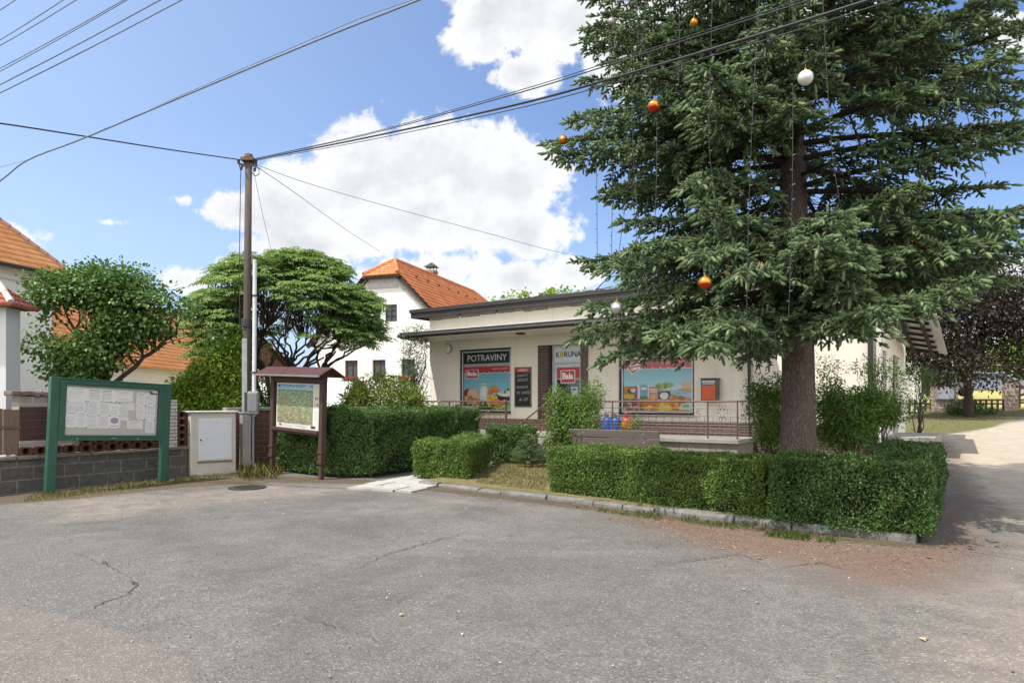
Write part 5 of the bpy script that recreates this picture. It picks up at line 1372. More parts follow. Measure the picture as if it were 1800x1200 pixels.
for (a, b), lab in zip((((-90,72),(60,-22)), ((-90,124),(150,-25)), ((-90,131),(170,-22)), ((-90,168),(260,-24)), ((-90,174),(262,-22)), ((-90,195),(330,-26)), ((-90,208),(362,-22))),
                       ('grey wire nearest the top left corner', 'second grey wire from the top left corner', 'third grey wire from the top left corner, close below the second', 'fourth grey wire from the top left corner', 'fifth grey wire from the top left corner, close below the fourth', 'sixth grey wire from the top left corner', 'lowest of the seven grey wires in the top left corner')):
    m_ = ((a[0]+b[0])/2, (a[1]+b[1])/2+3)
    cable([a, m_, b], 12., 10., .007 if a[1] < 180 else .009, lab, 'grey wires crossing the top left corner', cabg)
cable([(447,290),(520,340),(600,398),(668,442)], 16.1, 30., .008, 'thin wire from the pole down to the white house', GC, cabg)
cable([(447,288),(540,322),(700,368),(850,408),(960,438),(1050,457)], 16.1, 20., .007, 'thin sagging wire from the pole to the shop roof', GC, cabg)
cable([(446,300),(460,370),(478,445)], 16.1, 18., .005, 'steep thin stay wire beside the pole above the tree', GC, cabg)
cable([(714,573),(740,578),(790,583)], 34., 24., .012, 'short wire from the white house wall to the shop', GC, cabm)
cable([(1690,142),(1750,133),(1800,124),(1900,106)], 10., 8., .008, 'thin wire leaving the spruce at the right edge', GC, cabm)
# ------------------------------------------------------------------ foliage helpers
def vnoise(p, f, seed):
    """smooth pseudo-noise, about -1..1"""
    g = np.random.default_rng(seed); s = 0
    for k in range(7):
        d = nrm(g.normal(size=3))*f*g.uniform(.6, 1.6); s = s + np.sin(p @ d + g.uniform(0, 6.28))
    return s/3.2
LF = {
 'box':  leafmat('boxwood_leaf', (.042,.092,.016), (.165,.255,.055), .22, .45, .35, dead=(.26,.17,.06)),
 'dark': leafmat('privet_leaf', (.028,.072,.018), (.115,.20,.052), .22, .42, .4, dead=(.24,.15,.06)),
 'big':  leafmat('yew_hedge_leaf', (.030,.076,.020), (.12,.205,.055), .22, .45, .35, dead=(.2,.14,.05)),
 'linden': leafmat('broad_leaf', (.034,.085,.019), (.135,.235,.055), .25, .45, .4),
 'sumac': leafmat('sumac_leaf', (.075,.15,.036), (.27,.39,.125), .28, .5, .35),
 'lime': leafmat('sunny_leaf', (.12,.21,.02), (.29,.41,.065), .35, .5, .3),
 'shrub': leafmat('shrub_leaf', (.07,.145,.022), (.19,.30,.065), .30, .45, .35),
 'rhodo': leafmat('laurel_leaf', (.075,.14,.022), (.31,.36,.06), .22, .4, .4),
 'purple': leafmat('copper_leaf', (.013,.014,.008), (.044,.036,.022), .18, .4, .45, (.10,.03,.025)),
 'grass': leafmat('grass_blade', (.07,.10,.02), (.26,.21,.075), .25, .7, .2),
 'green_grass': leafmat('green_grass_blade', (.05,.09,.02), (.13,.18,.045), .25, .6, .2),
 'dry': leafmat('dry_leaf', (.22,.12,.045), (.50,.34,.14), .2, .8, .1),
 'litter': leafmat('litter_leaf', (.12,.07,.035), (.42,.32,.18), .05, .9, .1),
 'needle': leafmat('spruce_needle', (.038,.074,.030), (.22,.305,.140), .12, .5, .3),
}
bark = mat('dark_bark', (.075,.058,.045), (.045,.036,.03), 9, .95, bump=.9, bscale=22, bdist=.03)
twigm = mat('twig_bark', (.10,.075,.058), (.06,.047,.038), 14, .9)
core_m = mat('hedge_shade_core', (.018,.024,.010), (.012,.014,.008), 8, 1.)  # near-black colour standing in for the shade inside the hedges

def hedge(label, poly, h, leaf, L, dens, z0=.06, group=None, rough=.04, seed=1, depth=.13, cat='hedge', name='box_hedge'):
    rng_ = np.random.default_rng(seed)
    cxy = np.mean(poly, 0); zb = float(hgt(cxy[0], cxy[1]))
    rt = root(name, (cxy[0], cxy[1], zb), 0, label, cat, group)
    pl = [(p[0]-cxy[0], p[1]-cxy[1]) for p in poly]; n = len(pl)
    ar = sum(pl[i][0]*pl[(i+1)%n][1]-pl[(i+1)%n][0]*pl[i][1] for i in range(n))
    if ar < 0: pl = pl[::-1]
    pts, nor = [], []
    for i in range(n):
        a, b = np.array(pl[i]), np.array(pl[(i+1)%n]); e = b-a; l = np.linalg.norm(e); e = e/l; nn = np.array((e[1], -e[0]))
        m_ = int(l*h*dens); s = rng_.random(m_)*l; z = z0+(h-z0)*rng_.random(m_)**.9
        q = a+np.outer(s, e); pts.append(np.column_stack([q, z])); nor.append(np.tile([nn[0], nn[1], .0], (m_, 1)))
    P_ = np.array(pl); lo, hi = P_.min(0), P_.max(0)
    m_ = int((hi[0]-lo[0])*(hi[1]-lo[1])*dens*1.15); q = lo+rng_.random((m_, 2))*(hi-lo)
    d = sdf([tuple(p) for p in pl], q[:, 0], q[:, 1]); q = q[d > 0]; d = d[d > 0]
    zt = h - .10*np.exp(-(d/.07)**1.)
    pts.append(np.column_stack([q, zt])); nor.append(np.tile([0., 0., 1.], (len(q), 1)))
    pt = np.concatenate(pts); no = np.concatenate(nor)
    bump_ = vnoise(pt, 2.2, seed+3)*rough*.8 + vnoise(pt, 6., seed+5)*rough*.9 + vnoise(pt, 17., seed+8)*rough*.75
    dp = rng_.random(len(pt))**1.6*depth
    off = bump_ - dp + (rng_.random(len(pt)) < .03)*rng_.random(len(pt))*.05
    pt = pt + no*off[:, None]
    pt[:, 2] = np.maximum(pt[:, 2], .02)
    N = len(pt)
    ax = nrm(no*.55 + np.array((0, 0, .45)) + rng_.normal(size=(N, 3))*.55)
    up = nrm(no*.9 + np.array((0, 0, .35)) + rng_.normal(size=(N, 3))*.45)
    ll = L*rng_.uniform(.65, 1.25, N)
    cl = .5+.5*vnoise(pt, 9., seed+11)
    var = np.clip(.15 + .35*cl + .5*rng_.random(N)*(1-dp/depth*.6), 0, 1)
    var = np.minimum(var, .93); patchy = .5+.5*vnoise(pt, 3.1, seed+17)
    var[rng_.random(N) < .004+.035*np.clip(patchy-.72, 0, 1)*3] = 1.
    # thin places where the heart shows, and shoots that escaped the shears
    keep = (vnoise(pt, 5.5, seed+23) < .82) | (rng_.random(N) < .35)
    keep &= (pt[:, 2] > .05+.05*vnoise(pt*np.array((1,1,.2)), 4., seed+29)) | (no[:, 2] > .5)
    pt, ax, up, ll, var, no = (q_[keep] for q_ in (pt, ax, up, ll, var, no))
    ns = int(len(pt)*.0016); si = rng_.choice(np.where((pt[:, 2] > h*.45))[0], ns)
    sp, sx_, su, sl_, sv_ = [], [], [], [], []
    for i in si:
        d_ = nrm(no[i]*.6+np.array((0,0,.9))+rng_.normal(size=3)*.3); l_ = rng_.uniform(.05,.14)*L/.035
        for t_ in np.linspace(.2, 1, 7): sp.append(pt[i]+d_*l_*t_); sx_.append(nrm(d_*.6+rng_.normal(size=3)*.7)); su.append(rdir(1)[0]); sl_.append(L*rng_.uniform(.6,1.)); sv_.append(rng_.uniform(.55,.93))
    pt = np.concatenate([pt, np.array(sp)]); ax = np.concatenate([ax, np.array(sx_)]); up = np.concatenate([up, np.array(su)]); ll = np.concatenate([ll, np.array(sl_)]); var = np.concatenate([var, np.array(sv_)])
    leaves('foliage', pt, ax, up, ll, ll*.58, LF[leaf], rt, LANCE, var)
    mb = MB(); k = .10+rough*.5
    # solid core, coloured dark as shade between leaves, not stems: the footprint pulled in
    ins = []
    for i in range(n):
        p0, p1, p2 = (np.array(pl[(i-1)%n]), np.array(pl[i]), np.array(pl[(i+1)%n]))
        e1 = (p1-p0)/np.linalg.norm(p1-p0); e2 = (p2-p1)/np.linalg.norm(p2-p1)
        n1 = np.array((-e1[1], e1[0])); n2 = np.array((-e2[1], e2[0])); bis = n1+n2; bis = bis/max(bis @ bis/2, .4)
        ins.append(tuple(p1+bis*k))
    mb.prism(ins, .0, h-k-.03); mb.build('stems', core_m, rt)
    return rt

kn2 = np.array((kn.x, kn.y)); kd2 = np.array((kd.x, kd.y)); sd2 = np.array((sd.x, sd.y))
g2 = lambda px, py: np.array(G(px, py)[:2])
GH = 'clipped hedges round the shop garden'
a0, a1 = g2(965,874), g2(1342,922)
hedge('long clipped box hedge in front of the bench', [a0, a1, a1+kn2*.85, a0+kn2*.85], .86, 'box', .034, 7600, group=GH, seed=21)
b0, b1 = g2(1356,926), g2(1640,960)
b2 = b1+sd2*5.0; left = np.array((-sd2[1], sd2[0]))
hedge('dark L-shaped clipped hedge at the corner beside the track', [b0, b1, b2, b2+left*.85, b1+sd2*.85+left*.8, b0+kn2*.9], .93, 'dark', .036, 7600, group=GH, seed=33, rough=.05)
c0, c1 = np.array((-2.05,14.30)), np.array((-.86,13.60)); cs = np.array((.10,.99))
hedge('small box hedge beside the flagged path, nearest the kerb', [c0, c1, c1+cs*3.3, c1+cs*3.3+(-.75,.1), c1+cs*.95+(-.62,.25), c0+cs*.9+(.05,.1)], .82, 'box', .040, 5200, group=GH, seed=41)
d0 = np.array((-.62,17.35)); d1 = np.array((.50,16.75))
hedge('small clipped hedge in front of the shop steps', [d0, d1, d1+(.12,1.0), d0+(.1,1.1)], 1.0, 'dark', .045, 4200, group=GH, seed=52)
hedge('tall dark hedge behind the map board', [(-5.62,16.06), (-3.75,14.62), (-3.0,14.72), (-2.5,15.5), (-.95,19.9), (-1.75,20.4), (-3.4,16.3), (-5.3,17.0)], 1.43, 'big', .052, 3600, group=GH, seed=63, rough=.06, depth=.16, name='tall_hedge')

def limb(mb, a, b, r0, r1, sag=.0, n=7, jig=.03, side=6):
    a, b = Vector(a), Vector(b); L = (b-a).length; pts = []
    for i in range(n+1):
        t = i/n; q = a.lerp(b, t); q.z += sag*L*math.sin(math.pi*t)
        if 0 < i < n: q += Vector((random.gauss(0,jig), random.gauss(0,jig), random.gauss(0,jig*.6)))*L
        pts.append(q)
    mb.tube(pts, [r0+(r1-r0)*i/n for i in range(n+1)], side)
    return pts

def crown_pts(blobs, ncl, per, sig, seed, inner=.5, gaps=.0, gf=1.3):
    g = np.random.default_rng(seed); w_ = np.array([b[1][0]*b[1][1]+b[1][1]*b[1][2]+b[1][0]*b[1][2] for b in blobs]); w_ = w_/w_.sum()
    C_, O_ = [], []
    for (c, r), k in zip(blobs, g.multinomial(ncl, w_)):
        d = nrm(g.normal(size=(k, 3))); rad = inner+(1-inner)*g.random(k)**.6
        C_.append(np.array(c)+d*np.array(r)*rad[:, None]); O_.append(d)
    C_ = np.concatenate(C_); O_ = np.concatenate(O_)
    if gaps:
        keep = vnoise(C_, gf, seed+4) > -1+gaps*1.4; C_, O_ = C_[keep], O_[keep]
    N = len(C_)*per
    pc = np.repeat(C_, per, 0); oc = np.repeat(O_, per, 0)
    d = g.normal(size=(N, 3)); p = pc+d*sig*np.array((1, 1, .6))
    cv = np.repeat(g.random(len(C_)), per)
    return C_, p, oc, d, cv, g
def foliage(rt, blobs, ncl, per, sig, L, W_, leaf, seed, tmpl=LANCE, inner=.5, gaps=0., droop=.3, name='crown', gf=1.3):
    C_, p, oc, d, cv, g = crown_pts(blobs, ncl, per, sig, seed, inner, gaps, gf); N = len(p)
    ax = nrm(d*.7+oc*.5+g.normal(size=(N, 3))*.4+np.array((0, 0, -droop)))
    up = nrm(oc*.5+np.array((0, 0, .9))+g.normal(size=(N, 3))*.5)
    l = L*g.uniform(.6, 1.2, N); var = np.clip(.55*cv+.45*g.random(N), 0, 1)
    leaves(name, p, ax, up, l, l*W_/L, LF[leaf], rt, tmpl, var)
    return C_
def stems(rt, C_, base, k, r0, r1, fork=None, m=None, name='trunk', seed=0, sag=.1, jig=.03):
    g = random.Random(seed); mb = MB(); idx = g.sample(range(len(C_)), min(k, len(C_)))
    for i in idx:
        b = Vector(C_[i]); a = Vector(base) if fork is None else Vector(g.choice(fork))
        limb(mb, a, b, r0*g.uniform(.7,1), r1, sag, jig=jig)
    return mb.build(name, m or twigm, rt, smooth=True)

def shrub(label, px, py, D, blobs_px, ncl, per, sig, L, W_, leaf, seed, cat='shrub', name='shrub', tmpl=LANCE, inner=.35, stem=10, group=None, gaps=0., r0=.02, droop=.3):
    """blobs in photo pixels (x, y, rx, ry), turned to metres at depth D"""
    k = D/F; x0 = (px-900)*k; zg = float(hgt(x0, D)); rt = root(name, (x0, D, zg), 0, label, cat, group)
    bl = [(((bx-px)*k, 0. if len(b_)<1 else b_[0], CZ-(by-HZ)*k-zg), (rx*k, (rx*k*.85 if len(b_)<2 else b_[1]), ry*k)) for bx, by, rx, ry, *b_ in blobs_px]
    C_ = foliage(rt, bl, ncl, per, sig, L, W_, leaf, seed, tmpl, inner, gaps, droop, name='foliage')
    stems(rt, C_, (0, 0, -.05), stem, r0, r0*.25, seed=seed, name='stem')
    return rt

# shrubs and bushes
shrub('loose bright green shrub growing in front of the shop door', 1015, 790, 16.9, [(1015,740,46,46),(985,712,24,36),(1040,702,20,38),(1030,770,50,22),(975,760,20,30)], 760, 20, .075, .065, .032, 'shrub', 71, stem=26, inner=.2)
shrub('small sprig of light leaves against the terrace railing', 1106, 770, 16.6, [(1106,752,16,22),(1122,745,12,14)], 45, 14, .05, .05, .025, 'shrub', 72, stem=8)
shrub('yellow-green glossy laurel bush rising above the tall hedge', 668, 760, 19.3, [(668,705,68,44),(634,714,26,30),(716,715,36,28)], 460, 15, .12, .15, .042, 'rhodo', 73, stem=14, inner=.55, droop=.15)
shrub('slender open shrub at the left corner of the shop', 728, 740, 22.4, [(722,600,24,24),(742,590,14,26),(726,640,24,30),(735,670,15,20)], 150, 15, .10, .085, .03, 'dark', 74, stem=30, inner=.2, gaps=.2, r0=.022)
shrub('bright sunlit bush behind the meter cabinet', 370, 760, 18.3, [(345,690,44,36),(385,650,44,46),(410,610,22,36),(330,705,34,26),(400,700,40,30)], 950, 15, .11, .12, .055, 'lime', 75, stem=14, inner=.3)
shrub('dark green bush filling the gap behind the wooden pole', 440, 770, 19.6, [(455,690,36,60),(420,660,26,50),(480,720,30,40)], 360, 16, .12, .08, .036, 'linden', 76, stem=10, inner=.3)
shrub('green bush left of the big spruce trunk, against the shop wall', 1352, 800, 13.0, [(1350,725,34,44),(1335,690,18,30),(1370,690,20,34),(1362,760,34,30)], 460, 16, .08, .065, .030, 'shrub', 77, stem=16, inner=.2)
shrub('spreading green bush right of the big spruce trunk', 1500, 800, 13.4, [(1495,725,60,40),(1458,700,26,36),(1535,712,38,32),(1480,758,50,30),(1560,725,24,22)], 850, 18, .085, .07, .034, 'shrub', 78, stem=20, inner=.25)
shrub('arching leafy sprays above the spreading bush at the shop corner', 1540, 800, 14.2, [(1560,660,42,16),(1530,640,40,16),(1590,645,24,12),(1455,650,26,26),(1580,690,22,30)], 130, 13, .085, .065, .03, 'shrub', 79, stem=30, inner=.1, r0=.014)
shrub('low green plant at the foot of the picket fence', 1700, 728, 31.0, [(1695,716,30,13),(1730,722,20,9),(1680,722,18,9)], 150, 15, .11, .12, .05, 'dark', 80, stem=8)
shrub('young fuzzy shrub against the side of the shop', 1612, 740, 21.0, [(1612,690,24,34),(1625,665,18,18),(1600,715,18,20)], 95, 14, .11, .07, .032, 'dark', 81, stem=10)

# broad-leaved tree on the left
def tree_l():
    D = 16.8; k = D/F; x0 = (172-900)*k
    rt = root('broadleaf_tree', (x0, D, 0), 0, 'dark broad-leaved tree spreading above the green notice board', 'tree')
    bl = []
    for bx, by, rx, ry, yo in ((160,545,102,72,0),(180,502,84,38,.2),(250,545,86,48,.1),(318,562,46,26,.3),(110,585,50,46,-.3),(165,622,60,34,-.2),(150,655,50,22,-.3),(362,584,26,20,.3),(95,512,42,34,0),(225,590,50,26,0)):
        bl.append((((bx-172)*k, yo, CZ-(by-HZ)*k), (rx*k, rx*k*.8, ry*k)))
    C_ = foliage(rt, bl, 1250, 16, .15, .10, .082, 'linden', 91, ROUND, .45, .42, .55, gf=2.3)
    mb = MB(); f1 = Vector((.05,0,1.7)); limb(mb, (0,0,-.1), f1, .13, .10, n=5, jig=.01, side=10)
    fk = [f1]
    for (bx, by, yo) in ((120,560,0),(170,520,.2),(235,560,.1),(300,585,.3),(200,590,-.3)):
        q = Vector(((bx-172)*k, yo, CZ-(by-HZ)*k)); pts = limb(mb, f1, q, .07, .028, .05, jig=.02); fk += pts[3:]
    mb.build('trunk', bark, rt, smooth=True); stems(rt, C_, None, 90, .022, .006, fk, bark, 'limb', 4)
tree_l()

# umbrella-crowned sumac
def sumac():
    D = 20.0; k = D/F; x0 = (505-900)*k; g = np.random.default_rng(5)
    rt = root('sumac_tree', (x0, D, 0), 0, 'umbrella-shaped tree with feathery leaves between the pole and the white house', 'tree')
    tips = []
    for i in range(330):
        a, r_ = g.uniform(0, 6.28), math.sqrt(g.random())
        x = r_*2.55*math.cos(a); y = r_*2.1*math.sin(a)
        z = 4.0+1.95*math.sqrt(max(0, 1-r_**2*.93)) - .25*(x > 1.2)*(x-1.2) + g.normal(0, .10) - abs(g.normal(0, .42))
        tips.append((x, y, z))
    for i in range(130):      # skirts at both sides
        s = 1 if i % 2 else -1; a = g.uniform(-1.2, 1.2); r_ = g.uniform(.8, 1.05)
        tips.append((s*r_*2.6*math.cos(a), r_*2.0*math.sin(a), g.uniform(2.95, 4.4)+.35*(s > 0)))
    c, ax, up, L, V_ = [], [], [], [], []
    rach = MB()
    for t in tips:
        t = np.array(t); nb_ = g.integers(7, 11); out = nrm(np.array((t[0], t[1], 1.6)))
        tv = g.random()
        for j in range(nb_):
            a = 6.28*j/nb_+g.uniform(-.3, .3); d = nrm(np.array((math.cos(a), math.sin(a), .28))+out*.45+g.normal(size=3)*.12)
            l = g.uniform(.40, .66); n_ = 9
            pr = None
            for q in range(n_):
                s = (q+1.6)/(n_+1); pos = t+d*l*s+np.array((0, 0, -.50*l*s*s)); tg = nrm(d+np.array((0, 0, -1.0*s)))
                sd_ = nrm(np.cross(tg, (0, 0, 1))); 
                sz = .155*(1-.55*abs(s-.5)**1.2*1.6)
                for sg in (-1, 1):
                    c.append(pos); ax.append(nrm(sd_*sg*.85+tg*.42+np.array((0, 0, -.28))+g.normal(size=3)*.22)); up.append(np.cross(sd_, tg)); L.append(sz); V_.append(np.clip(.5*tv+.5*g.random(), 0, 1))
            c.append(pos); ax.append(tg); up.append(np.cross(sd_, tg)); L.append(.1); V_.append(.6)
    L = np.array(L)
    leaves('crown', np.array(c), np.array(ax), np.array(up), L, L*.30, LF['sumac'], rt, LANCE, np.array(V_))
    mb = MB(); random.seed(9); fk = []
    for i, (bx, by) in enumerate(((-.75,.1),(-.35,-.2),(0.,.15),(.3,-.1),(.62,.2))):
        f = Vector((bx*1.35, by*2, 2.7+random.uniform(-.3,.2))); pts = limb(mb, (bx*.5, by, -.1), f, .085, .06, .02, 6, .02, 8)
        for j in range(7):
            a = random.uniform(0, 6.28); q = f+Vector((math.cos(a)*.9+bx*.9, math.sin(a)*.8, random.uniform(.55, 1.2))); p2 = limb(mb, f, q, .042, .024, .06, 5, .04, 6); fk += p2[2:]
    mb.build('trunk', bark, rt, smooth=True)
    mb = MB()
    for t in tips:
        b = Vector(t); a = min(fk, key=lambda q: (q-b).length+random.uniform(0,.2)); limb(mb, a, b, .016, .007, -.06, 4, .03, 4)
    mb.build('limb', twigm, rt, smooth=True)
sumac()

def tree(label, px, py_base, D, blobs_px, ncl, per, sig, L, W_, leaf, seed, inner=.4, gaps=.25, trunk=.16, group=None, droop=.3, tmpl=ROUND, gf=1.0, name='leafy_tree'):
    k = D/F; x0 = (px-900)*k; zg = float(hgt(x0, D)); rt = root(name, (x0, D, zg), 0, label, 'tree', group)
    bl = [(((bx-px)*k, yo, CZ-(by-HZ)*k-zg), (rx*k, rx*k*.9, ry*k)) for bx, by, rx, ry, yo in blobs_px]
    C_ = foliage(rt, bl, ncl, per, sig, L, W_, leaf, seed, tmpl, inner, gaps, droop, gf=gf)
    top = Vector((0, 0, sum(b[0][2] for b in bl)/len(bl))); mb = MB(); pts = limb(mb, (0,0,-.2), top, trunk, trunk*.5, n=8, jig=.01, side=10); mb.build('trunk', bark, rt, smooth=True)
    stems(rt, C_, None, 60, trunk*.3, .012, pts[3:], bark, 'limb', seed)
    return rt
tree('dark copper-leaved tree over the picket fence at the end of the track', 1702, 720, 29.5, [(1700,560,130,88,0),(1625,560,80,95,.5),(1760,600,70,60,-.5),(1640,635,70,46,-1.),(1720,650,52,34,-1.2),(1790,530,90,80,.3),(1590,600,50,60,0.),(1700,505,120,56,.4),(1800,480,60,66,.2)], 1900, 20, .26, .125, .095, 'purple', 101, .35, .12, .2, None, gf=1.2)
GB = 'trees rising beyond the rooftops'
tree('pale sunlit tree top rising behind the shop roof beside the spruce', 1045, 700, 38, [(1045,505,30,32,0),(1075,500,26,34,0),(1030,530,40,20,0)], 150, 15, .22, .2, .12, 'lime', 102, .4, .1, .16, GB)
tree('low green tree top barely showing over the shop roof', 925, 700, 42, [(920,528,26,10,0),(985,524,30,12,0),(880,536,16,6,0)], 90, 14, .25, .2, .14, 'lime', 103, .4, 0., .16, GB)
tree('small tree top behind the tall house at the left edge', 98, 700, 46, [(92,475,20,14,0),(110,490,26,16,0)], 90, 14, .25, .22, .15, 'lime', 104, .4, 0., .16, GB)
GT = 'sunny trees far beyond the fence'
for i, (px, D, by, rx, ry, lf, lab) in enumerate(((1790,62,625,26,34,'lime','bright green tree far beyond the pale stone pillar'),(1840,66,610,60,50,'lime','sunny tree just outside the right edge beyond the gate'),(1745,75,640,40,36,'lime','sunny tree far behind the parked car'),(1655,70,645,46,36,'shrub','green tree far behind the stone pillar with the notice case'),(1610,64,640,40,50,'dark','dark tree far behind the side canopy of the shop'),(1900,58,600,80,70,'shrub','broad green tree beyond the gate, farthest right'))):
    tree(lab, px, 700, D, [(px,by,rx,ry,0),(px+rx*.4,by+ry*.6,rx*.8,ry*.5,0)], 200, 12, .5, .42, .3, lf, 110+i, .4, 0., .2, GT)

# ------------------------------------------------------------------ the big spruce
def spruce():
    g = np.random.default_rng(17); random.seed(17)
    base = Vector((4.42, 10.55, .08)); rt = root('spruce_tree', base, 0, 'big blue-green spruce hung with baubles and light strings in front of the shop', 'tree')
    trunk_x = lambda z: -.045*max(z-2, 0)*.6
    HT = 13.5
    mb = MB(); prof = []
    for i in range(40):
        z = -.2+i/39*(HT+.2); r_ = .252*(1-max(z,0)/HT)**.8+.012+.10*math.exp(-max(z,0)/.35)*.55; prof.append((z, r_))
    n = 28; vs = []
    for i, (z, r_) in enumerate(prof):
        for k in range(n):
            a = 2*math.pi*k/n; q = r_*(1+.05*math.sin(3*a+1.3)+.035*math.sin(5*a+z*1.7)+.03*random.uniform(-1,1)); vs.append((trunk_x(z)+q*math.cos(a), q*math.sin(a), z))
    fs = [(i*n+k, i*n+(k+1)%n, (i+1)*n+(k+1)%n, (i+1)*n+k) for i in range(39) for k in range(n)]
    mb.add(vs, fs)
    t = NT('spruce_bark'); v = t.coord(); mp = t.n('ShaderNodeMapping'); mp.inputs['Scale'].default_value = (1,1,.32); t.l(v, mp.inputs[0])
    vo = t.vor(mp.outputs[0], 42.); n1 = t.noise(mp.outputs[0], 9., 7, .7); n2 = t.noise(v, 55., 4)
    c = t.mix(t.rng(n1, .3, .7), (.22,.145,.115), (.34,.285,.25)); c = t.mix(t.rng(t.math('ADD', vo, t.math('MULTIPLY', n2, .4)), .5, .9, 0, .8), c, (.07,.045,.036)); c = t.mix(t.rng(n2, .4, .8, 0, .5), c, (.27,.235,.22))
    h = t.math('SUBTRACT', t.math('MULTIPLY', n1, .9), t.math('MULTIPLY', t.rng(vo, .2, .6), .8)); h = t.math('ADD', h, t.math('MULTIPLY', n2, .3))
    t.bsdf(c, .95, 0., .15, t.bump(h, 1., .035))
    mb.build('trunk', t.m, rt, smooth=True)
    tw = MB(); br = MB()
    S_p, S_d, S_u, S_l, S_v = [], [], [], [], []
    def spray(p0, d, l, tip, coarse):
        """one side twig with its finger shoots"""
        sdv = nrm(np.cross(d, (0, 0, 1))); step = .062 if not coarse else .13
        dr = g.uniform(.10, .40); pts = []
        m_ = max(2, int(l/step)); yv = g.random()
        for j in range(m_+1):
            s = j/m_; pos = p0+d*l*s+np.array((0, 0, -dr*l*s*s)); pts.append(pos)
            if s < tip: continue
            tg = nrm(d+np.array((0, 0, -2*dr*s)))
            for sg in (-1, 1):
                if g.random() < .12: continue
                dd_ = nrm(tg*.70+sdv*sg*g.uniform(.5,.85)+np.array((0, 0, g.normal(.02,.24))))
                S_p.append(pos); S_d.append(dd_); S_l.append(g.uniform(.075,.125)*(1.5 if coarse else 1)); S_v.append(.5*yv+.5*g.random())
            if g.random() < .3:
                S_p.append(pos); S_d.append(nrm(tg*.6+np.array((0,0,.6))+g.normal(size=3)*.2)); S_l.append(g.uniform(.07,.12)); S_v.append(.6+.4*g.random())
        S_p.append(pts[-1]); S_d.append(nrm(d+np.array((0, 0, -1.4*dr)))); S_l.append(g.uniform(.11,.16)); S_v.append(.5+.5*g.random())
        tw.tube([pts[0], pts[len(pts)//2], pts[-1]], [.009, .006, .003], 3, False)
    def branch(z0, az_, L, e0, sag, up_, coarse=False, bare=.24, wid=1.):
        h = np.array((math.cos(az_), math.sin(az_), 0)); p0 = np.array((trunk_x(z0), 0, z0))
        f = lambda t: p0+h*L*t+np.array((0, 0, L*(e0*t-sag*t*t+up_*t**4)))
        side_w = nrm(np.cross(h, (0, 0, 1)))
        bend = g.normal(0, .10); f2 = lambda t: f(t)+side_w*bend*L*t*t
        n_ = 14; br.tube([f2(i/n_) for i in range(n_+1)], [(.052 if not coarse else .05)*(L/3.4)*(1-i/n_)**.8+.006 for i in range(n_+1)], 6, False)
        t_ = bare*.35+.03; k = 0; st = (.062 if not coarse else .15)/L
        while t_ < 1.0:
            p = f2(t_); tg = nrm(f2(min(t_+.03, 1.03))-p)
            sgn = 1 if k % 2 else -1; k += 1
            l2 = min(.98, (.10+.52*(1-t_)**.75*min(L, 3.4)/1.65))*g.uniform(.65, 1.15)*wid
            fw = g.uniform(.55, .95); d = nrm(tg*fw+side_w*sgn*.8+np.array((0, 0, g.normal(-.02, .16))))
            if t_ < bare:
                if g.random() < .55:      # dead inner twigs
                    q = [p, p+d*l2*.5+np.array((0,0,-.04)), p+d*l2*.85+np.array((0,0,-.16*l2))]; tw.tube(q, [.008,.005,.002], 3, False)
                    for _ in range(5):
                        a_ = q[0]+(q[2]-q[0])*g.uniform(.3,.95); tw.tube([a_, a_+rdir(1)[0]*.16+d*.06], [.004,.0015], 3, False)
            else: spray(p, d, l2, .0 if t_ > .5 else .22, coarse)
            if t_ > bare and g.random() < .34 and not coarse:       # hanging twigs below the limb
                d2 = nrm(tg*.35+np.array((0, 0, -.8))+g.normal(size=3)*.25); spray(p, d2, l2*g.uniform(.3,.6), .15, coarse)
            t_ += st
        spray(f2(.97), nrm(f2(1.)-f2(.95)), .22, 0., coarse)
    # crown radius by height, from the photograph
    ZR = [(2.4,2.6),(2.75,3.2),(3.4,3.45),(4.2,3.1),(4.8,3.2),(5.4,3.4),(6.0,3.5),(6.6,3.2),(7.4,2.95),(8.2,2.8),(9.5,2.5),(11,1.7),(13.4,.25)]
    rad = lambda z: float(np.interp(z, [a for a, b in ZR], [b for a, b in ZR]))
    z = 2.95; az0 = .3
    cam_az = math.atan2(-10.55, -4.42)
    while z < 13.2:
        hi_ = z > 8.1; nb_ = 8 if not hi_ else 6
        az0 += .9
        for j in range(nb_):
            a = az0+2*math.pi*j/nb_+g.normal(0, .16); zz = z+g.normal(0, .09)
            L = rad(zz)*g.uniform(.84, 1.08)
            if zz < 3.5 and math.cos(a) > .45: continue
            if zz < 3.45 and 2.5 < a % 6.283 < 4.6 and g.random() < .6: continue
            if not hi_ and g.random() < .07: continue
            da = math.atan2(math.sin(a-cam_az), math.cos(a-cam_az))
            # the airy windows in the crown beside the trunk
            if 4.0 < zz < 4.8 and abs(da) < .60 and g.random() < .9: continue
            if 5.4 < zz < 6.9 and abs(da) > 2.3 and g.random() < .6: continue
            if zz > 6.2 and 1.0 < abs(da) < 2.4 and g.random() < .22: continue
            if 4.9 < zz < 5.6 and 2.2 < a % 6.28 < 3.6 and g.random() < .0: continue
            e0 = np.interp(zz, [2.4, 4, 7, 10, 13], [-.04, .02, .12, .35, .9]); sg_ = np.interp(zz, [2.4, 5, 9, 13], [.16, .20, .14, .0])
            branch(zz, a, L, e0+g.normal(0, .04), sg_+g.normal(0, .03), .10, hi_, .30 if zz < 6.5 else .22)
        z += .46 if not hi_ else .6
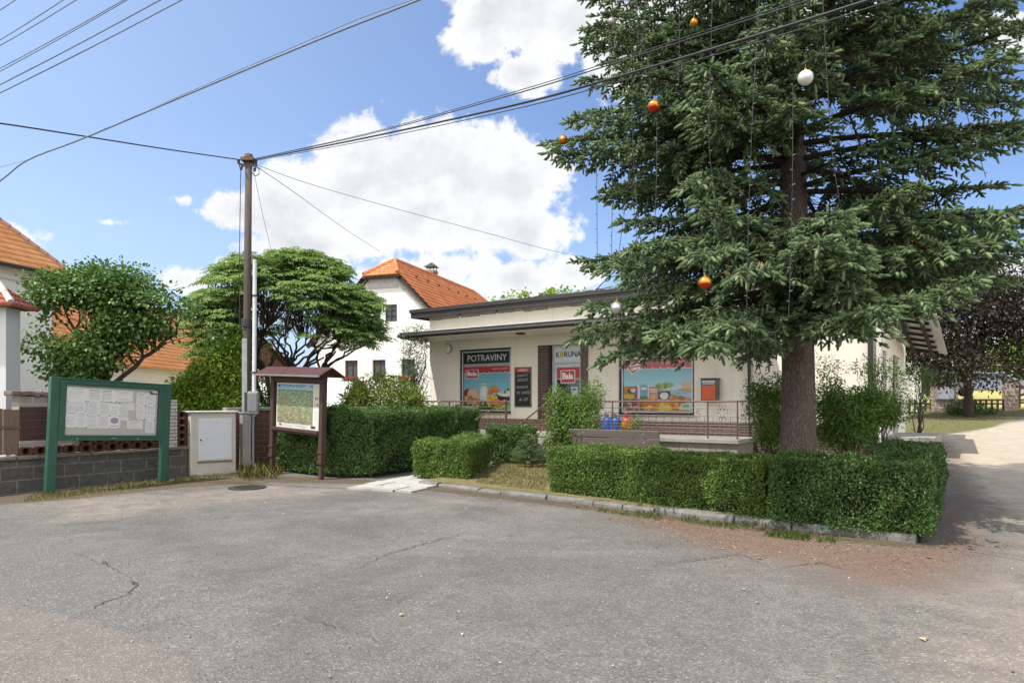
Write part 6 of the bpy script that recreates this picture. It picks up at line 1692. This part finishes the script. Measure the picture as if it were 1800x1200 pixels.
    # branches that stand out in the photograph: (start height, tip pixel, tip depth)
    for zz, tx, ty, tD in ((5.75,968,250,10.6),(5.6,1000,222,10.0),(5.3,975,285,10.9),(4.1,1035,480,9.7),(3.6,1022,545,9.6),(3.2,1024,588,9.5),(3.1,1052,632,9.6),(7.3,1058,35,10.3),(6.7,1075,110,10.2),
                           (3.1,1180,608,8.3),(3.05,1150,588,8.6),(3.1,1250,572,8.0),(3.4,1590,545,8.9),(3.6,1670,505,9.4),(3.6,1740,470,9.4),(4.4,1790,380,10.),(4.1,1640,330,8.6),(6.9,1792,150,10.4),(6.3,1772,190,10.9),(7.4,1800,40,9.8),(3.7,1480,430,7.6),(3.5,1330,470,7.5),(3.3,1420,420,7.3),(3.9,1250,440,7.8),(3.0,1460,575,7.9),(3.2,1520,510,7.8),(3.1,1490,575,9.0),(4.35,1086,395,10.2),(4.75,1078,325,10.4),(3.95,1092,448,10.0),(4.2,1150,420,9.0),(4.9,1170,330,9.0),(5.35,1440,175,8.3),(5.5,1365,140,8.1),(5.9,1480,95,8.4),(6.0,1330,70,8.3),(4.6,1255,300,8.9),(5.0,1560,250,9.0),(3.9,1792,445,10.5),(3.7,1765,492,10.8),(4.1,1722,415,9.6)):
        tp = np.array(P(tx, ty, tD))-np.array(base); L = math.hypot(tp[0]-trunk_x(zz), tp[1]); a = math.atan2(tp[1], tp[0]-trunk_x(zz)); e = (tp[2]-zz)/L
        branch(zz, a, L, e+.10, .16, .06, False, .30)
    br.build('limb', bark, rt, smooth=True)
    tw.build('twig', twigm, rt)
    # finger shoots: a solid three-sided core of packed needles with needle tips standing out all round
    K = 28; th = np.arange(K)*2.39996; s0 = (np.arange(K)+.4)/K*.95
    rr_ = .26*(1-.2*s0); ln = .15
    A_ = np.stack([s0, .07*np.cos(th), .07*np.sin(th)], -1)
    B_ = np.stack([s0+ln, rr_*np.cos(th), rr_*np.sin(th)*.85+.03], -1)
    wv = np.stack([np.zeros(K), -np.sin(th), np.cos(th)], -1)*.027
    ND = np.stack([A_-wv, A_+wv, B_], 1).reshape(-1, 3)
    def rg(s, r_, o): return [(s, r_*math.cos(o+1.5708*k), r_*math.sin(o+1.5708*k)+.02) for k in range(4)]
    r0_, r1_, r2_, tp_ = rg(-.02,.07,0), rg(.22,.135,.4), rg(.80,.125,.8), (1.04,0,.03)
    CT = []
    for ra, rb in ((r0_, r1_), (r1_, r2_)):
        for k in range(4): CT += [ra[k], ra[(k+1)%4], rb[k], ra[(k+1)%4], rb[(k+1)%4], rb[k]]
    for k in range(4): CT += [r2_[k], r2_[(k+1)%4], tp_]
    TV = np.concatenate([np.array(CT), ND]); K = len(TV)//3
    p = np.array(S_p); d = nrm(np.array(S_d)); l = np.array(S_l); vv = np.array(S_v); N = len(p)
    side = nrm(np.cross(d, np.tile([0., 0., 1.], (N, 1))+.01)); up = np.cross(side, d)
    V = (p[:, None]+l[:, None, None]*(d[:, None]*TV[None, :, 0, None]+side[:, None]*TV[None, :, 1, None]+up[:, None]*TV[None, :, 2, None])).reshape(-1, 3)
    Fc = np.arange(N*K*3).reshape(-1, 3)
    # needles of the same shoot share its colour; this year's shoots are paler
    var = np.repeat(np.clip(vv**1.6+.1*g.normal(size=N), 0, 1), K)
    pass
    np_mesh('crown', V, Fc, LF['needle'], rt, var)
    return rt
spruce()

def seedling():
    g = np.random.default_rng(4); b = Vector((XY(932, 16.2)[0], 16.2, .095)); rt = root('spruce_seedling', b, 0, 'knee-high young spruce on the dry lawn beside the small hedge', 'young spruce')
    c, ax, up, L = [], [], [], []; mb = MB(); mb.tube([(0,0,-.05),(0,0,.8)], [.018,.006], 6)
    for z in np.arange(.1, .8, .07):
        for j in range(7):
            a = g.uniform(0, 6.28); l = .46*(1-z/.95)+.07; d = nrm(np.array((math.cos(a), math.sin(a), .12))); mb.tube([np.array((0,0,z)), np.array((0,0,z))+d*l], [.006,.002], 3, False)
            for s in np.arange(.15, 1.05, .04):
                for q in range(5):
                    c.append(np.array((0,0,z))+d*l*s); ax.append(nrm(d*.8+g.normal(size=3)*.6)); up.append(rdir(1)[0]); L.append(.05)
    leaves('foliage', np.array(c), np.array(ax), np.array(up), np.array(L), np.array(L)*.16, LF['needle'], rt, LANCE, g.random(len(c))*.6+.3)
    mb.build('stem', twigm, rt)
seedling()

# ------------------------------------------------------------------ baubles and light strings
ballm = {}
def ball_mat(nm, c, c2=None, metal=.75, rough=.22):
    t = NT(nm); v = t.coord(); sx_ = t.n('ShaderNodeSeparateXYZ'); t.l(v, sx_.inputs[0])
    col = t.mix(t.rng(t.math('ADD', sx_.outputs[2], t.math('MULTIPLY', t.noise(v, 40., 3), .03)), -.005, .035), c, c2) if c2 else t.mix(t.noise(v, 30., 3), c, tuple(x*.8 for x in c))
    t.bsdf(col, rough, metal, .5); return t.m
gold = ball_mat('gold_bauble', (.60,.26,.03)); redgold = ball_mat('red_gold_bauble', (.50,.035,.015), (.72,.36,.05)); orangeb = ball_mat('orange_bauble', (.58,.16,.02), (.66,.30,.05)); silver = ball_mat('silver_bauble', (.62,.61,.60)); pearl = ball_mat('pearl_bauble', (.72,.70,.66), None, .25, .4); dull = ball_mat('dull_silver_bauble', (.30,.29,.27), None, .6, .4)
for px, py, D, r_, m_, lab in ((1149,187,8.0,10.5,redgold,'red bauble with a gold top hanging in the upper left of the spruce'),(990,246,10.3,8,orangeb,'orange bauble at the tip of the longest left spruce branch'),(1239,497,7.35,11.5,redgold,'red and gold bauble above the shop poster, lowest gold one in the spruce'),
                               (1084,541,9.0,11,silver,'shiny silver bauble low on the left of the spruce'),(1416,137,7.0,13,pearl,'large pearl white bauble near the spruce trunk'),(1075,40,9.8,8,dull,'dull silver bauble near the top edge left of the spruce'),(1220,40,8.4,7,gold,'small gold bauble near the top edge in the spruce')):
    c = P(px, py, D); R_ = r_/F*D; rt = root('bauble', c, 0, lab, 'bauble', 'baubles on the spruce')
    mb = MB(); mb.lathe([(R_*math.sin(math.pi*k/16)+1e-4, -R_*math.cos(math.pi*k/16)) for k in range(17)], n=26); mb.build('ball', m_, rt, smooth=True)
    mb = MB(); mb.lathe([(R_*.22,R_*.95),(R_*.22,R_*1.12),(R_*.05,R_*1.15)], n=10); mb.tube([(R_*.1*math.cos(t),0,R_*1.2+R_*.1*math.sin(t)) for t in np.linspace(0,6.28,9)], R_*.03, 5); mb.tube([(0,0,R_*1.25),(.004,.01,R_*1.25+.05)], .002, 4); mb.build('cap', gold, rt)
bulbm = mat('clear_bulb', (.16,.16,.15), rough=.25, spec=.6); wirem = mat('light_string_wire', (.028,.032,.03), rough=.6)
BULB = {}
STR = [([(1048,215),(1049,330),(1050,462)],10.2,'outermost light string left of the spruce'),([(1078,255),(1076,360),(1075,457)],10.0,'second light string left of the spruce'),
       ([(1103,330),(1094,400),(1086,452)],9.7,'slanting light string below the left branches, nearer the shop roof'),([(1108,325),(1116,380),(1121,440)],9.5,'short light string leaning right among the left branches'),
       ([(1075,48),(1070,110),(1064,168)],9.6,'light string hanging from the dull silver bauble'),([(1092,8),(1080,80),(1066,160)],9.4,'slanting light string beside the dull silver bauble'),
       ([(1118,-10),(1121,40),(1123,86)],9.2,'short light string at the top edge, left one of a pair'),([(1136,-10),(1132,40),(1128,88)],9.1,'short light string at the top edge, right one of a pair'),
       ([(1155,198),(1154,310),(1150,420)],7.7,'light string hanging below the upper red bauble'),([(1110,195),(1116,320),(1128,440),(1148,578)],8.3,'long light string falling to the left of the poster'),
       ([(1193,-10),(1194,70),(1193,150)],8.0,'light string at the top edge left of the small gold bauble'),([(1252,-10),(1249,120),(1246,240),(1252,310),(1264,392)],7.7,'long wavy light string right of the small gold bauble'),
       ([(1335,-10),(1322,220),(1316,380),(1312,572)],7.1,'longest light string falling straight down the middle of the spruce'),([(1394,150),(1393,300),(1390,450),(1386,556)],7.0,'light string hanging in front of the spruce trunk'),
       ([(1446,-10),(1454,140),(1463,270),(1479,372)],7.4,'light string right of the spruce trunk'),([(1653,20),(1656,80),(1660,130)],8.6,'short light string in the upper right of the spruce'),
       ([(1694,135),(1700,200),(1714,250),(1733,312)],9.2,'light string hanging at the right side of the spruce'),([(1332,606),(1336,650),(1352,672),(1372,668),(1380,640)],10.1,'light string sagging in a loop beside the spruce trunk')]
for pts, D, lab in STR:
    w_ = [P(px, py, D) for px, py in pts]; fine = []
    for i in range(len(w_)-1):
        p0, p1, p2, p3 = w_[max(i-1,0)], w_[i], w_[i+1], w_[min(i+2,len(w_)-1)]
        for k in range(6):
            t = k/6; fine.append(.5*((2*p1)+(p2-p0)*t+(2*p0-5*p1+4*p2-p3)*t*t+(3*p1-p0-3*p2+p3)*t**3))
    fine.append(w_[-1]); o0 = fine[0]; rt = root('light_string', o0, 0, lab, 'light string', 'light strings on the spruce')
    mb = MB(); mb.tube([q-o0 for q in fine], .0042, 5); mb.build('wire', wirem, rt)
    acc = 0
    for a, b in zip(fine[:-1], fine[1:]):
        l = (b-a).length; acc += l
        if acc > .085:
            acc = 0; s = random.choice((-1,1)); q = a-o0
            if s not in BULB:
                bm_ = MB(); bm_.tube([Vector((0,0,0)), Vector((s*.010,-.004,.004)), Vector((s*.030,-.008,.012))], [.004,.006,.003], 5); b_ = bm_.build('bulb', bulbm, rt); BULB[s] = b_
            else:
                b_ = BULB[s].copy(); COL.objects.link(b_); b_.parent = rt
            b_.location = q

# ------------------------------------------------------------------ grass, litter, pebbles
def scatter(n, polys, seed, dens=None):
    g = np.random.default_rng(seed); out = []
    for pl, m_ in polys:
        pl = np.array(pl); lo, hi = pl.min(0), pl.max(0); q = lo+g.random((m_*4, 2))*(hi-lo); d = sdf([tuple(p) for p in pl], q[:, 0], q[:, 1]); out.append(q[d > 0][:m_])
    return np.concatenate(out), g
def grass_obj(name, q, g, z, L, leaf, W_=.006):
    N = len(q); p = np.column_stack([q, np.broadcast_to(z, (N,))]); ax = nrm(np.array((0, 0, 1.))+g.normal(size=(N, 3))*np.array((.55, .55, .1))); l = L*g.uniform(.4, 1.3, N)
    o = leaves(name, p, ax, rdir(N), l, np.full(N, W_), LF[leaf], None, LANCE); return tag(o, kind='stuff')
lawn = [tuple(p) for p in (g2(836,858), g2(958,873), g2(968,840), g2(960,800), g2(945,795), g2(850,828))]
q, g = scatter(0, [(lawn, 9000)], 3); grass_obj('lawn_grass', q, g, .09, .05, 'grass')
tw_ = [gp(z_) for z_ in ([(1195,912),(1330,928),(1340,938),(1200,920)], [(1360,932),(1425,938),(1420,952),(1340,942)], [(1060,893),(1110,898),(1105,908),(1050,900)], [(1120,900),(1165,905),(1160,916),(1110,908)], [(1440,945),(1475,950),(1470,958),(1435,953)],[(1200,905),(1420,930),(1424,936),(1200,912)])]
tn = [260, 620, 200, 170, 90, 330]
q, g = scatter(0, list(zip(tw_, tn)), 6); keep_ = vnoise(np.column_stack([q, q[:, 0]*0]), 6., 4) > -.1; q = q[keep_]; grass_obj('kerb_grass', q, g, .0, .075, 'green_grass', .008)
wg = [gp(z_) for z_ in ([(40,884),(300,852),(330,846),(300,842),(60,868)], [(300,850),(470,836),(480,830),(320,838)], [(415,836),(475,838),(480,800),(420,815)])]
q, g = scatter(0, list(zip(wg, (1800, 1200, 900))), 7); grass_obj('wall_foot_grass', q, g, .0, .075, 'grass', .007)
q, g = scatter(0, [(gp([(180,990),(190,992),(190,995),(178,992)]), 25), (gp([(232,1026),(246,1028),(244,1032),(232,1030)]), 22)], 8); grass_obj('crack_weed', q, g, .012, .026, 'green_grass', .006)
q, g = scatter(0, [([tuple(p) for p in (g2(420,845), g2(490,842), g2(495,825), g2(430,822))], 500)], 9); grass_obj('pole_foot_grass', q, g, .0, .28, 'grass', .008)
# far bank grass
q, g = scatter(0, [(gp([(1600,762),(1690,757),(1770,738),(1800,728),(1800,722),(1600,724)]), 14000)], 10); grass_obj('bank_grass', q, g, hgt(q[:, 0], q[:, 1]), .09, 'grass', .012)
# fallen leaves and needles blown against the edges
pl = [gp(z_) for z_ in ([(60,890),(330,858),(480,848),(640,850),(730,862),(900,885),(1050,900),(1050,890),(735,856),(640,845),(330,846),(60,876)], [(1050,892),(1560,958),(1640,962),(1600,1010),(1300,975),(1100,930)], [(1645,960),(1660,800),(1690,790),(1720,900),(1700,980)], [(845,862),(960,872),(965,830),(870,840)])]
q, g = scatter(0, list(zip(pl, (1500, 1300, 500, 260))), 12); N = len(q)
z = hgt(q[:, 0], q[:, 1])+.012; z[-260:] = .10
o = leaves('leaf_litter', np.column_stack([q, z]), nrm(g.normal(size=(N, 3))*np.array((1, 1, .12))), nrm(np.array((0, 0, 1.))+g.normal(size=(N, 3))*.35), g.uniform(.010, .036, N), g.uniform(.004, .016, N), LF['litter'], None, LANCE); tag(o, kind='stuff')
# single dropped needles and twigs, thickest along the kerb
q, g = scatter(0, [(gp([(1000,886),(1560,956),(1642,960),(1700,935),(1780,960),(1700,1040),(1500,1050),(1300,1000),(1060,930)]), 9000), (pl[2], 2000)], 15)
kn_ = np.array([K[0][:2], K[2][:2], K[5][:2], K[9][:2]]); far_ = np.abs(q[:, 1]-np.interp(q[:, 0], kn_[:, 0], kn_[:, 1]))
q = q[g.random(len(q)) < np.exp(-far_/.55)*(.45+.75*(.5+.5*vnoise(np.column_stack([q, q[:, 0]*0]), 2.6, 31)))]; N = len(q)
LF['fallen'] = leafmat('fallen_needle', (.11,.065,.042), (.33,.225,.15), .05, .9, .1)
o = leaves('fallen_needles', np.column_stack([q, hgt(q[:, 0], q[:, 1])+g.uniform(.008,.016,N)]), nrm(g.normal(size=(N, 3))*np.array((1, 1, .08))), np.tile([0,0,1.], (N, 1)), g.uniform(.014, .034, N)*(1+2.5*(g.random(N) < .02)), g.uniform(.0016, .0032, N), LF['fallen'], None, LANCE); tag(o, kind='stuff')
# grit lying loose on the asphalt
q = np.column_stack([g.uniform(-9, 9, 9000), 2.6+g.random(9000)**1.3*10.5]); keep = (q[:, 0] > -.74*q[:, 1]) & (q[:, 0] < .80*q[:, 1])
kl = np.array([(K[0].x, K[0].y), (K[-1].x, K[-1].y)]); keep &= q[:, 1] < np.interp(q[:, 0], [-9, -7.2, -5.5, -1.85, 4.6, 9], [12., 14.6, 14.6, 13.2, 7.8, 14.]) - .1
q = q[keep]; N = len(q); r_ = g.uniform(.002, .0075, N)*(1+(g.random(N) < .04)*1.2)
OC = np.array([(1,0,0),(0,1,0),(-1,0,0),(0,-1,0),(0,0,1),(0,0,-1)], float); OF = np.array([(0,1,4),(1,2,4),(2,3,4),(3,0,4),(1,0,5),(2,1,5),(3,2,5),(0,3,5)])
sc_ = g.uniform(.6, 1.3, (N, 3))*np.array((1, 1, .6)); V = np.column_stack([q, r_*.3+.008])[:, None]+OC[None]*sc_[:, None]*r_[:, None, None]
peb = NT('loose_grit'); a_ = peb.attr('var'); peb.bsdf(peb.ramp(a_, [(0, (.10,.10,.10)), (.6, (.30,.29,.28)), (1, (.60,.58,.54))]), .85)
tag(np_mesh('grit', V.reshape(-1, 3), (OF[None]+(np.arange(N)*6)[:, None, None]).reshape(-1, 3), peb.m, None, np.repeat(g.random(N), 8)), kind='stuff')
# two single fallen leaves on the asphalt
for px, py, s, lab in ((1620,1126,.055,'pale dry leaf lying on the asphalt in the right foreground'),(703,1082,.038,'small yellow leaf lying alone on the asphalt in front')):
    c = G(px, py, .014); o = leaves('fallen_leaf', np.zeros((3,3)), nrm(np.array([(1,.2,.10),(.3,1,.12),(.2,-1,.1)])), np.array([(0,.1,1.)]*3), np.array([s,s*.7,s*.7]), np.array([.6*s,.45*s,.45*s]), mat('pale_dry_leaf', (.62,.47,.28), (.5,.36,.2), 20, .8), None, ROUND)
    o.location = c; tag(o, lab, 'leaf')
# browned sprig in the gap of the hedges
sb = root('browned_sprig', (*g2(1362,912), .05), 0, 'dead yellow-brown sprig between the two front hedges', 'dead plant')
n_ = 170; gq = np.random.default_rng(2); pp = np.column_stack([gq.normal(0,.05,n_), gq.normal(0,.05,n_)-.06, gq.uniform(.08,.42,n_)])
leaves('foliage', pp, nrm(rdir(n_)+np.array((0,0,.5))), rdir(n_), gq.uniform(.03,.06,n_), gq.uniform(.014,.024,n_), LF['dry'], sb, LANCE)
mb = MB()
for k in range(9): mb.tube([(0,0,-.02),(random.gauss(0,.04),random.gauss(-.04,.04),.2),(random.gauss(0,.07),random.gauss(-.06,.05),.42)], [.005,.003,.001], 4)
mb.build('stem', twigm, sb)
